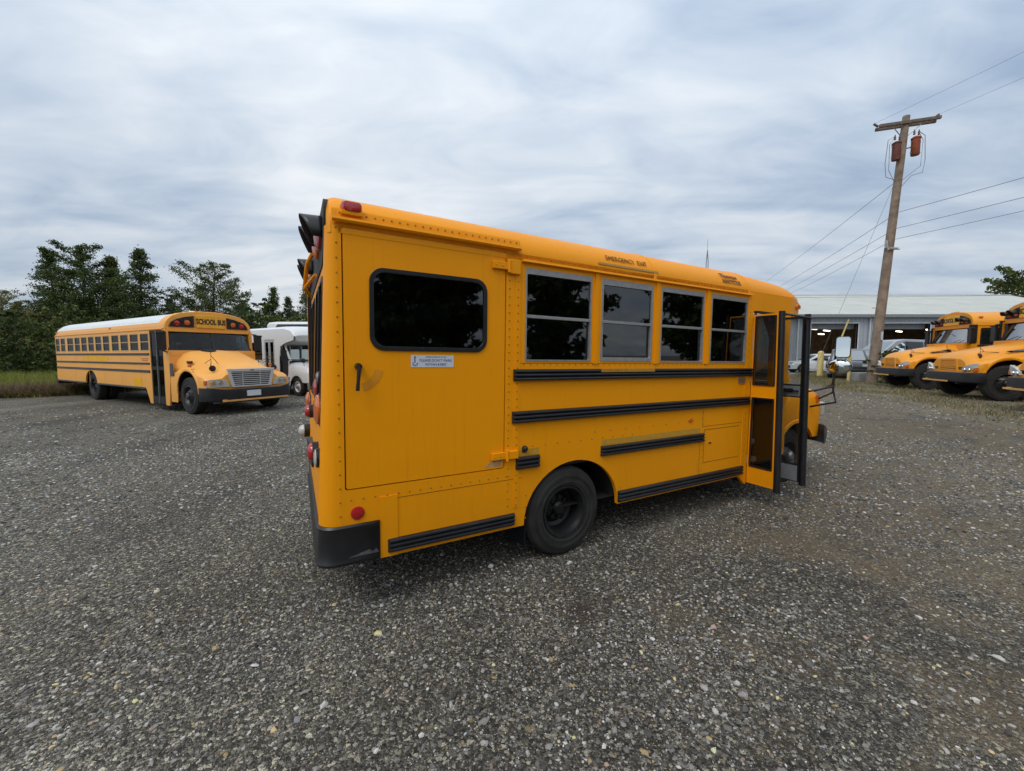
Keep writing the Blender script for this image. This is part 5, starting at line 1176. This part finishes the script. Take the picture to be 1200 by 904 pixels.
# undergrowth along the foot of the treeline, one bush after another
for i in range(24):
    Z = 27.5 + 2.2 * math.sin(i * 1.7) + (0 if i < 8 else 4); px_ = -40 + i * 18.5; hh = 3.6 + 1.2 * math.sin(i * 2.9)
    tree('leafy bush at the foot of the treeline', gx_(px_, Z), Z, hh, 1.75, 'decid', 500 + i, (LT if i < 5 else MD) if i % 3 else DK, 'bush', 3000, .30, 'bushes at the foot of the treeline', base=.02)
tree('round green tree showing above the workshop roof', 73.5, 60, 13.6, 6.5, 'decid', 71, MD, 'broadleaf_tree', 9000, .22, None)
# trees added out of view so the front bus glass mirrors dark
for i, (x, y, h) in enumerate(((33, 1.6, 13), (34, 7.5, 12), (30, -10, 15), (22, -20, 15), (16, -24, 14), (36, 10, 12), (9, -26, 13), (2, -27, 12), (29, -20, 15), (-6, -27, 12))):
    tree('green tree added out of view to darken the bus window reflections', x, y, h, 4.6, 'decid', 700 + i, DK, 'broadleaf_tree', 7000, .30, 'trees added for the reflections', base=.03)

def smp_left(n):
    f = rng.uniform(0, 1, n); k = f * (len(nearL) - 4); i = np.clip(k.astype(int), 0, len(nearL) - 5) + 1; q = k - (i - 1)
    P = np.array(nearL); bx = P[i, 0] * (1 - q) + P[i + 1, 0] * q if False else None
    x = np.interp(f, np.linspace(0, 1, 7), [-44, -26, -20.3, -18.6, -17.6, -16.6, -16]); y = np.interp(f, np.linspace(0, 1, 7), [12.4, 14.7, 15.8, 16.7, 18.7, 23.1, 28])
    d = rng.uniform(0, 1, n) ** 1.5 * 14; x = x - .45 * d + rng.normal(0, .15, n); y = y + .9 * d + rng.normal(0, .15, n)
    return x, y, np.clip(.35 + d / 5, .35, 1.15)
blades('tall_grass', 'tall rough green weeds and grass beside the rear of the long bus', smp_left, 90000, .25, .75, .022, [(.20, .24, .035), (.30, .31, .035), (.11, .15, .03), (.26, .24, .08)])
def smp_brush(n):
    x, y, h = smp_left(n * 3); P = np.array([(-44, 12.4), (-26, 14.7), (-20.3, 15.8), (-18.6, 16.7), (-17.4, 18.7), (-14, 23.1)])
    dm = np.min([np.hypot(x - np.interp(u, np.linspace(0, 1, 6), P[:, 0]), y - np.interp(u, np.linspace(0, 1, 6), P[:, 1])) for u in np.linspace(0, 1, 60)], 0)
    k = dm < 2.2 * (.5 + .5 * np.sin(x * 1.3) ** 2); return x[k][:n], y[k][:n], np.full(k.sum(), 1.0)[:n]
blades('dry_brush', 'dry brown brush and dead stalks along the gravel edge', smp_brush, 26000, .12, .65, .018, [(.16, .11, .06), (.22, .16, .09), (.10, .07, .045), (.28, .22, .14)], 1.0)
def smp_verge(n):
    N_, F_ = np.array(near), np.array(far); u = rng.uniform(.1, .93, n) * (len(near) - 1); i = u.astype(int); q = (u - i)[:, None]; d = rng.uniform(0, 1, n)[:, None] ** 1.4 * .8 + .02
    A = N_[i] * (1 - q) + N_[i + 1] * q; B = F_[i] * (1 - q) + F_[i + 1] * q; P = A + (B - A) * d; P += rng.normal(0, .25, P.shape); pat = np.sin(P[:, 0] * 1.9) * np.sin(P[:, 1] * 1.4 + 1)
    k = pat > -.55; return P[k, 0], P[k, 1], np.ones(k.sum())
blades('short_grass', 'short dry yellowish grass on the verge under the parked buses', smp_verge, 60000, .03, .13, .012, [(.28, .225, .11), (.20, .17, .07), (.10, .12, .035), (.34, .28, .16)], .6)

# ------------------------------------------------------------------ workshop building
def corrugated(name, colr, scale, axis=0, rough=.5, metal=.1):
    m, t, b = new_mat(name); c = t.nodes.new('ShaderNodeTexCoord'); s = t.nodes.new('ShaderNodeSeparateXYZ'); t.links.new(c.outputs['Object'], s.inputs[0])
    w_ = math_node(t, 'SINE', math_node(t, 'MULTIPLY', s.outputs[axis], scale)); pw = math_node(t, 'POWER', math_node(t, 'ABSOLUTE', w_), 8)
    n = noise(t, .6, 6, .6, stretch=(1, 1, .3)); col_ = ramp_(t, n, [(.3, tuple(x * .86 for x in colr)), (.7, tuple(min(1, x * 1.08) for x in colr))])
    t.links.new(mixc(t, math_node(t, 'MULTIPLY', pw, .35), col_, tuple(x * .6 for x in colr)), b.inputs['Base Color']); b.inputs['Roughness'].default_value = rough
    bump(t, b, pw, .6, .03); return m
M['siding'] = corrugated('grey_metal_siding', (.34, .37, .41), 8)
M['roof_metal'] = corrugated('pale_metal_roof', (.53, .54, .49), 5.2)
M['trim'] = simple('white_trim', (.55, .57, .60), .5)
M['soffit'] = simple('grey_fascia', (.20, .22, .24), .5)
M['shelf'] = simple('brown_shelving', (.16, .10, .05), .7, var=.5, scale=2)
M['orange'] = simple('orange_machine', (.45, .16, .03), .5)
def lamp_mat():
    m, t, b = new_mat('fluorescent_tube'); b.inputs['Emission Color'].default_value = (1, .9, .72, 1); b.inputs['Emission Strength'].default_value = 3.2; return m
M['tube'] = lamp_mat()
def build_workshop():
    bz = gz(40, 40) ; t = thing('workshop_building', 'long grey metal workshop with open bays and pale sloping roof', 'building', (0, 0, bz)); Y0, Y1 = 40.3, 59.0; X0, X1 = 10.0, 58.5
    ez, rz_, ym = 5.25, 8.25, 49.6; hd = 4.38
    bays = [(28.9, 33.45), (35.6, 40.4), (42.6, 47.4), (49.6, 54.4)]
    g = MB(); g.plate([(X0, 0)] + [p for a, b in bays for p in ((a, 0), (a, hd), (b, hd), (b, 0))] + [(X1, 0), (X1, ez), (X0, ez)], [], .2, side(Y0, 1))
    g.plate([(Y0, 0), (Y1, 0), (Y1, ez), (ym, rz_), (Y0, ez)], [], .2, lambda a, b, th: (X0 + th, a, b)); g.plate([(Y0, 0), (Y1, 0), (Y1, ez), (ym, rz_), (Y0, ez)], [], .2, lambda a, b, th: (X1 - th, a, b))
    g.box(X0, X1, Y1 - .2, Y1, 0, ez); g.mat(1).box(X0 + .2, X1 - .2, Y0 + .3, Y1 - .3, .0, .03); g.mat(2).box(X0 + .3, X1 - .3, Y0 + 12.8, Y0 + 13, 0, 6.4); g.obj('wall', ['siding', 'concrete', 'shelf'], t)
    g = MB(); g.loft([[(x, Y0 - .35, ez - .02), (x, ym, rz_ + .15), (x, Y1 + .35, ez - .02), (x, Y1 + .35, ez - .12), (x, ym, rz_ + .03), (x, Y0 - .35, ez - .12)] for x in (X0 - .3, X1 + .3)], closed=True, caps=True)
    for x in np.arange(X0, X1, 6.1): g.box(x, x + .05, Y0 - .3, Y0 - .28, ez - .1, ez)
    rf = g.obj('roof', 'roof_metal', t)
    g = MB(); g.box(X0 - .3, X1 + .3, ym - .2, ym + .2, rz_ + .10, rz_ + .20); g.obj('ridge_cap', 'trim', rf)
    g = MB(); g.box(X0 - .3, X1 + .3, Y0 - .47, Y0 - .36, ez - .30, ez - .02); g.obj('gutter', 'soffit', rf)
    MB().box(X0, X1, Y0 - .35, Y0 - .02, ez - .34, ez - .30).obj('eave_soffit', 'soffit', rf)
    for i, (a, b) in enumerate(bays):
        g = MB(); g.box(a - .12, a, Y0 - .03, Y0 + .22, 0, hd + .12); g.box(b, b + .12, Y0 - .03, Y0 + .22, 0, hd + .12); g.box(a, b, Y0 - .03, Y0 + .22, hd, hd + .12); f = g.obj('bay_opening', 'trim', t)
        g = MB(); g.box(a, b, Y0 + .5, Y0 + .9, hd - .5, hd); g.obj('rolled_door', 'soffit', f)
    for x in (27.6, 34.5, 41.5, 48.5): MB().cyl((x, Y0 - .12, .1), (x, Y0 - .12, ez - .3), .07, n=8).obj('downpipe', 'trim', t)
    for (x, y, z, dx) in ((30.8, 42.6, 4.0, .7), (36.3, 42.2, 3.95, .8), (38.2, 44.5, 3.7, .8), (40.4, 43.5, 3.8, .8), (33.4, 45, 3.6, .6), (32.2, 49, 4.2, .8), (44, 44, 4, .8), (37, 49, 4.2, .8), (41, 49, 4.2, .8)):
        MB().box(-dx, dx, -.09, .09, -.05, .05, Matrix.Translation((x, y, z)) @ Euler((0, 0, R(35))).to_matrix().to_4x4()).obj('ceiling_tube', 'tube', t)
    return t
M['pole'] = simple('weathered_pole_wood', (.23, .175, .13), .9, var=.35, scale=3, bmp=.004)
M['pole_grey'] = simple('grey_crossarm_wood', (.15, .12, .10), .9, var=.35)
M['rust'] = simple('rusted_transformer_steel', (.24, .058, .022), .7, var=.4, scale=3)
M['rust_dark'] = simple('dark_rusted_steel', (.15, .05, .03), .7, var=.4, scale=3)
M['wire'] = simple('power_wire', (.20, .21, .23), .6)
def build_pole():
    b = Vector((17.4, 20.0, gz(17.4, 20))); tp = Vector((19.05, 20.9, 13.15)); ax_ = (tp - b)
    t = thing('utility_pole', 'leaning weathered wooden utility pole with crossarm and two rusty transformers', 'utility pole', b)
    at = lambda q: ax_ * q
    MB().tube([at(-.02), at(.1), at(.5), at(1.0)], [.225, .215, .18, .145], 14).obj('pole', 'pole', t, smooth=50)
    ca = Vector((1, -.30, .02)).normalized(); c = at(.972)
    for dy in (-.18, .18):
        o_ = ca.cross(Vector((0, 0, 1))) * dy
        g = MB(); m = Matrix((ca, ca.cross(Vector((0, 0, 1))) * -1, Vector((0, 0, 1)))).transposed().to_4x4(); m.translation = c + o_
        g.box(-1.12, 1.28, -.055, .055, -.07, .07, m); g.obj('crossarm', 'pole_grey', t, bevel=.01)
    for k in (-1, 1):
        MB().tube([at(.915) , c + ca * .62 * k + Vector((0, -.15, -.08))], .02, 6).obj('crossarm_brace', 'steel', t)
        MB().tube([c + ca * (1.08 * k) + Vector((0, 0, .05)), c + ca * (1.28 * k) + Vector((0, 0, .22))], .05, 8).obj('insulator', 'pole_grey', t)
    for x, y, q, mt in ((-.37, -.12, .865, 'rust_dark'), (.38, -.28, .878, 'rust')):
        cc = at(q) + Vector((x, y, 0)); g = MB(); g.lathe([(.001, -.43), (.155, -.42), (.17, -.38), (.17, .31), (.19, .33), (.19, .38), (.11, .44), (.001, .46)], cc, 'z', 22); tf = g.obj('transformer', mt, t, smooth=40)
        g = MB(); [g.box(cc.x - .25, cc.x + .25, cc.y - .01, cc.y + .01, cc.z + z - .02, cc.z + z + .02) for z in (-.3, .2)]; g.tube([cc, at(q)], .04, 6); g.obj('mounting_bracket', 'steel', tf)
        for dx in (-.1, .12): MB().lathe([(.03, .52), (.05, .56), (.03, .6), (.05, .64), (.03, .68), (.02, .76)], cc + Vector((dx, 0, 0)), 'z', 10).obj('bushing', 'pole_grey', tf, smooth=50)
        sg = 1 if x > 0 else -1
        g = MB(); g.tube([cc + Vector((sg * .1, 0, .7)), cc + Vector((sg * .42, 0, .5)), cc + Vector((sg * .50, 0, -.6)), cc + Vector((sg * .42, 0, -1.2)), cc + Vector((-sg * .1, 0, -1.35)), at(q - .16)], .014, 5); g.tube([cc + Vector((sg * .15, 0, .6)), cc + Vector((sg * .34, 0, .3)), cc + Vector((sg * .30, 0, -.9)), at(q - .13)], .012, 5); g.obj('jumper_wire', 'wire', tf)
    g = MB(); g.box(-.20, .2, -.28, -.20, 0, .06, Matrix.Translation(at(.50))); g.cyl(at(.505) + Vector((-.24, -.1, 0)), at(.505) + Vector((-.24, -.1, .35)), .06); g.tube([at(.49) + Vector((-.3, -.2, .5)), at(.49) + Vector((-.22, -.22, .1)), at(.49) + Vector((.35, -.2, .12))], .03, 6); g.obj('cable_clamp', 'lightgrey', t)
    for z in (3.2, 3.6): MB().cyl(at(.25 * z / 3.2) + Vector((-.25, -.1, 0)), at(.25 * z / 3.2) + Vector((-.55, -.12, 0)), .015).obj('step_bolt', 'steel', t)
    MB().box(.17, .2, -.2, -.1, 1.3, 1.7, Matrix.Translation(at(.06))).obj('tag_plate', 'label_white', t)
    # ---- the second pole, far down the line
    wq = None
    b2 = Vector((35.2, 62, gz(35, 62))); t2 = thing('utility_pole', 'second utility pole far down the line behind the workshop', 'utility pole', b2)
    MB().tube([(0, 0, -.2), (0, 0, 10.2)], [.2, .14], 10).obj('pole', 'pole', t2, smooth=50); MB().box(-1.3, 1.3, -.06, .06, 9.7, 9.85).obj('crossarm', 'pole_grey', t2)
    far_ = b2
    def wire(lab, a, b, sag, r, c=None):
        pts = []
        for s0, s1 in ((a, b),) + (((b, c),) if c else ()):
            Lh = (s1 - s0).length
            for k in range(15):
                q = k / 14; pts.append(s0.lerp(s1, q) - Vector((0, 0, sag * (Lh / 42) * 4 * q * (1 - q))))
        o = MB().tube(pts, r, 5).obj('power_wire', 'wire', smooth=80); tag(o, lab, 'wire', 'wires on the utility pole')
    near_ = lambda x, z: Vector((x, -22, z))
    for k, (q, lab, ze) in enumerate(((.635, 'highest of the three heavy wires crossing the middle of the pole', 8.6), (.575, 'middle one of the three heavy wires crossing the pole', 8.0), (.535, 'lowest of the three heavy wires crossing the pole', 7.5))):
        wire(lab, far_ + Vector((-.6 + .3 * k, 0, 9.0 - .45 * k)), b + at(q) + Vector((0, -.22, 0)), (.35), .012 - .001 * k, near_(27.5 + k * .4, ze))
    wire('service wire slanting down to the left from below the transformers', far_ + Vector((-1.1, 0, 9.8)), b + at(.76) + Vector((-.12, -.2, 0)), .2, .012)
    for k in (-1, 1):
        wire('thin primary wire running from the %s end of the crossarm' % ('left' if k < 0 else 'right'), b + c + ca * 1.26 * k + Vector((0, 0, .22)), near_(28.5 + k * 1.4, 13.4), .5, .006)
    wire('thin guy wire running steeply down left of the pole', b + at(.77) + Vector((-.15, -.1, 0)), Vector((17.0, 23.5, gz(17, 23.5))), .02, .007)
build_pole()
build_workshop()
o = MB().tube([(22 + 3 * k, 37.5, 6.75 + .035 * k - .05 * math.sin(math.pi * k / 14)) for k in range(15)], .014, 5).obj('power_wire', 'wire'); tag(o, 'lone thin wire running level across the workshop roof', 'wire', 'wires on the utility pole')
# antenna mast beyond the yard
t = thing('antenna_mast', 'thin twin-rod antenna mast standing up behind the bus roof', 'antenna', (22.2, 48, gz(22, 48)))
g = MB(); g.tube([(-.12, 0, 0), (-.10, 0, 11.8), (0, 0, 13.2)], .045, 6); g.tube([(.14, 0, 0), (.12, 0, 11.8), (0, 0, 13.2)], .045, 6); g.tube([(0, 0, 13.1), (0, 0, 14.4)], .02, 5); g.obj('mast', 'wire', t)
g = MB(); [g.cyl((-.12, 0, z), (.13, 0, z), .015, n=5) for z in range(1, 12)]; g.obj('rung', 'wire', t)

# ------------------------------------------------------------------ vehicles in their places
front = build_front_bus()
long_bus = build_hooded_bus('long faded yellow school bus with white roof and chrome grille, parked on the left', 'vision', 11.4, (-9.067, 11.51, 0), math.atan2(-.50044, .86577))
b2 = build_hooded_bus('hooded school bus in the middle of the three noses parked on the right', 'ce', 10.6, (15.2, 14.27, gz(15.2, 13.2)), R(160), door_side=True, group='school buses parked in a row on the right')
for ch in b2.children_recursive:
    if ch.type != 'MESH': continue
    under_wheel = ch.parent and ch.parent.name.startswith('wheel')
    xs_ = [v.co.x for v in ch.data.vertices]; mid_ = (min(xs_) + max(xs_)) / 2
    if under_wheel:
        if mid_ > -1: dx_ = (-1 + (mid_ + 1) * .86) - mid_; ch.data.transform(Matrix.Translation((dx_, 0, 0)))
    elif max(xs_) > -1:
        for v in ch.data.vertices:
            if v.co.x > -1: v.co.x = -1 + (v.co.x + 1) * .86
b2.scale = (1, 1, 1.015)
def place(src, label, x, y, a, dz=0):
    c = copy_tree(src); c['label'] = label; c.location = (x, y, gz(x, y - 1) + dz); c.rotation_euler = (0, 0, R(a)); return c
place(b2, 'hooded school bus nearest the wooden pole, farthest back in the row', 16.95, 18.26, 160)
place(b2, 'hooded school bus at the right edge of the photo with only its nose in view', 13.2, 10.23, 160)
build_shuttle('white shuttle bus with folding entry doors and an overhead sign panel', (-8.75, 16.5, 0), R(-33))
coach = build_coach('tall white coach with a dark window band behind the shuttle bus', (-15.0, 27.9, gz(-10, 27)), R(180))
build_car('pickup_truck', 'silver pickup truck with canopy parked behind the leaning pole', 'pickup truck', (25.0, 27.6, gz(25, 27)), R(180), 'silver', 'pickup').scale = (1.2, 1.1, 1.25)
build_car('parked_car', 'black car parked just left of the leaning pole', 'car', (19.75, 24.4, gz(19, 24)), R(-127), 'darkcar', 'suv')
build_car('parked_car', 'white car parked in front of the open workshop bay', 'car', (23.5, 31.8, gz(24, 31)), R(170), 'whitecar', 'sedan')
# bollards and the little gate frame near the pole
def bollard(x, y, h, r, lab):
    o = MB().lathe([(r, 0), (r, h - r * .7), (r * .85, h - r * .3), (r * .5, h - .03), (.001, h)], (0, 0, 0), 'z', 18).obj('bollard', 'yellow_post', smooth=40); o.location = (x, y, gz(x, y)); tag(o, lab, 'bollard', 'yellow posts in front of the workshop')
bollard(19.35, 26, 1.62, .16, 'thick yellow bollard with rounded top in front of the open bay')
t = thing('gate_frame', 'slim yellow post with a pale rail beside the leaning pole', 'gate', (17.5, 21.5, gz(17.5, 21.5)))
MB().cyl((0, 0, 0), (0, 0, 1.68), .065).obj('post', 'yellow_post', t, smooth=40); MB().box(0, 1.5, -.02, .02, 1.58, 1.64).obj('rail', 'trim', t); MB().box(-.16, .06, -.08, -.02, 1.0, 1.28).obj('latch_block', 'yellow_post', t, bevel=.01)
o = MB().box(0, 1.1, -.3, .3, 0, .46).obj('concrete_block', 'concrete', bevel=.03); o.location = (17.62, 21.3, gz(17.6, 21.3)); tag(o, 'low pale concrete block at the foot of the slim yellow post', 'concrete block')
# inside the bays
def shelf(x, y, lab, w_=3.2):
    t = thing('shelving_unit', lab, 'shelving', (x, y, gz(40, 40) + .03))
    g = MB(); [g.box(-w_ / 2, w_ / 2, 0, .6, z, z + .06) for z in (.1, .9, 1.7, 2.5)]; [g.box(a - .04, a + .04, 0, .6, 0, 3.1) for a in (-w_ / 2, 0, w_ / 2)]; g.obj('frame', 'shelf', t)
    r = random.Random(int(x * 10))
    for k in range(12):
        a = -w_ / 2 + .2 + (k % 4) * w_ / 4.2; z = (.16, .96, 1.76)[k // 4]; MB().box(a, a + r.uniform(.3, .6), .05, .5, z, z + r.uniform(.25, .6)).obj('stored_box', r.choice(['shelf', 'lightgrey', 'orange', 'dark_in']), t)
shelf(38.2, 47, 'brown shelving with boxes inside the bay right of the pole', 4)
shelf(31.6, 47.5, 'brown shelving with boxes inside the left open bay')
t = thing('forklift', 'orange forklift standing just inside the left open bay', 'forklift', (29.6, 42.6, gz(40, 40) + .03))
g = MB(); g.box(-.9, .7, -.5, .5, .35, 1.0); g.box(-.9, -.4, -.5, .5, .9, 1.3); g.obj('body', 'orange', t, bevel=.06)
g = MB(); [g.box(x, x + .06, y, y + .06, 1, 2.1) for x in (-.8, .5) for y in (-.5, .44)]; g.box(-.85, .6, -.5, .5, 2.1, 2.16); g.obj('overhead_guard', 'black', t)
g = MB(); g.box(.75, .85, -.35, -.25, .1, 2.2); g.box(.75, .85, .25, .35, .1, 2.2); g.box(.85, 1.8, -.3, -.2, .12, .17); g.box(.85, 1.8, .2, .3, .12, .17); g.obj('mast', 'black', t)
for x in (-.55, .45):
    for y, o_ in ((-.52, -1), (.52, 1)): wheel(t, x, y, .3, .3, .2, .15, o_, n=18)
t = thing('lift_boom', 'thin yellow boom hanging in the opening of the left bay', 'boom', (31.9, 40.0, gz(40, 40)))
MB().tube([(-.25, 0, 3.0), (.35, 0, 4.75)], .07, 8).obj('arm', 'yellow_post', t); MB().cyl((-.25, 0, 2.7), (-.25, 0, 3.02), .05).obj('hook', 'black', t)
# ivy and weeds round the foot of the pole
tree('dark ivy and weeds climbing round the foot of the leaning pole', 17.75, 19.6, 1.55, .95, 'decid', 901, DK, 'weed_clump', 2600, .42, None, base=.0)
tree('low weeds between the leaning pole and the nearest parked nose', 18.7, 19.7, .8, .9, 'decid', 902, DK, 'weed_clump', 1500, .7, None, base=.0)
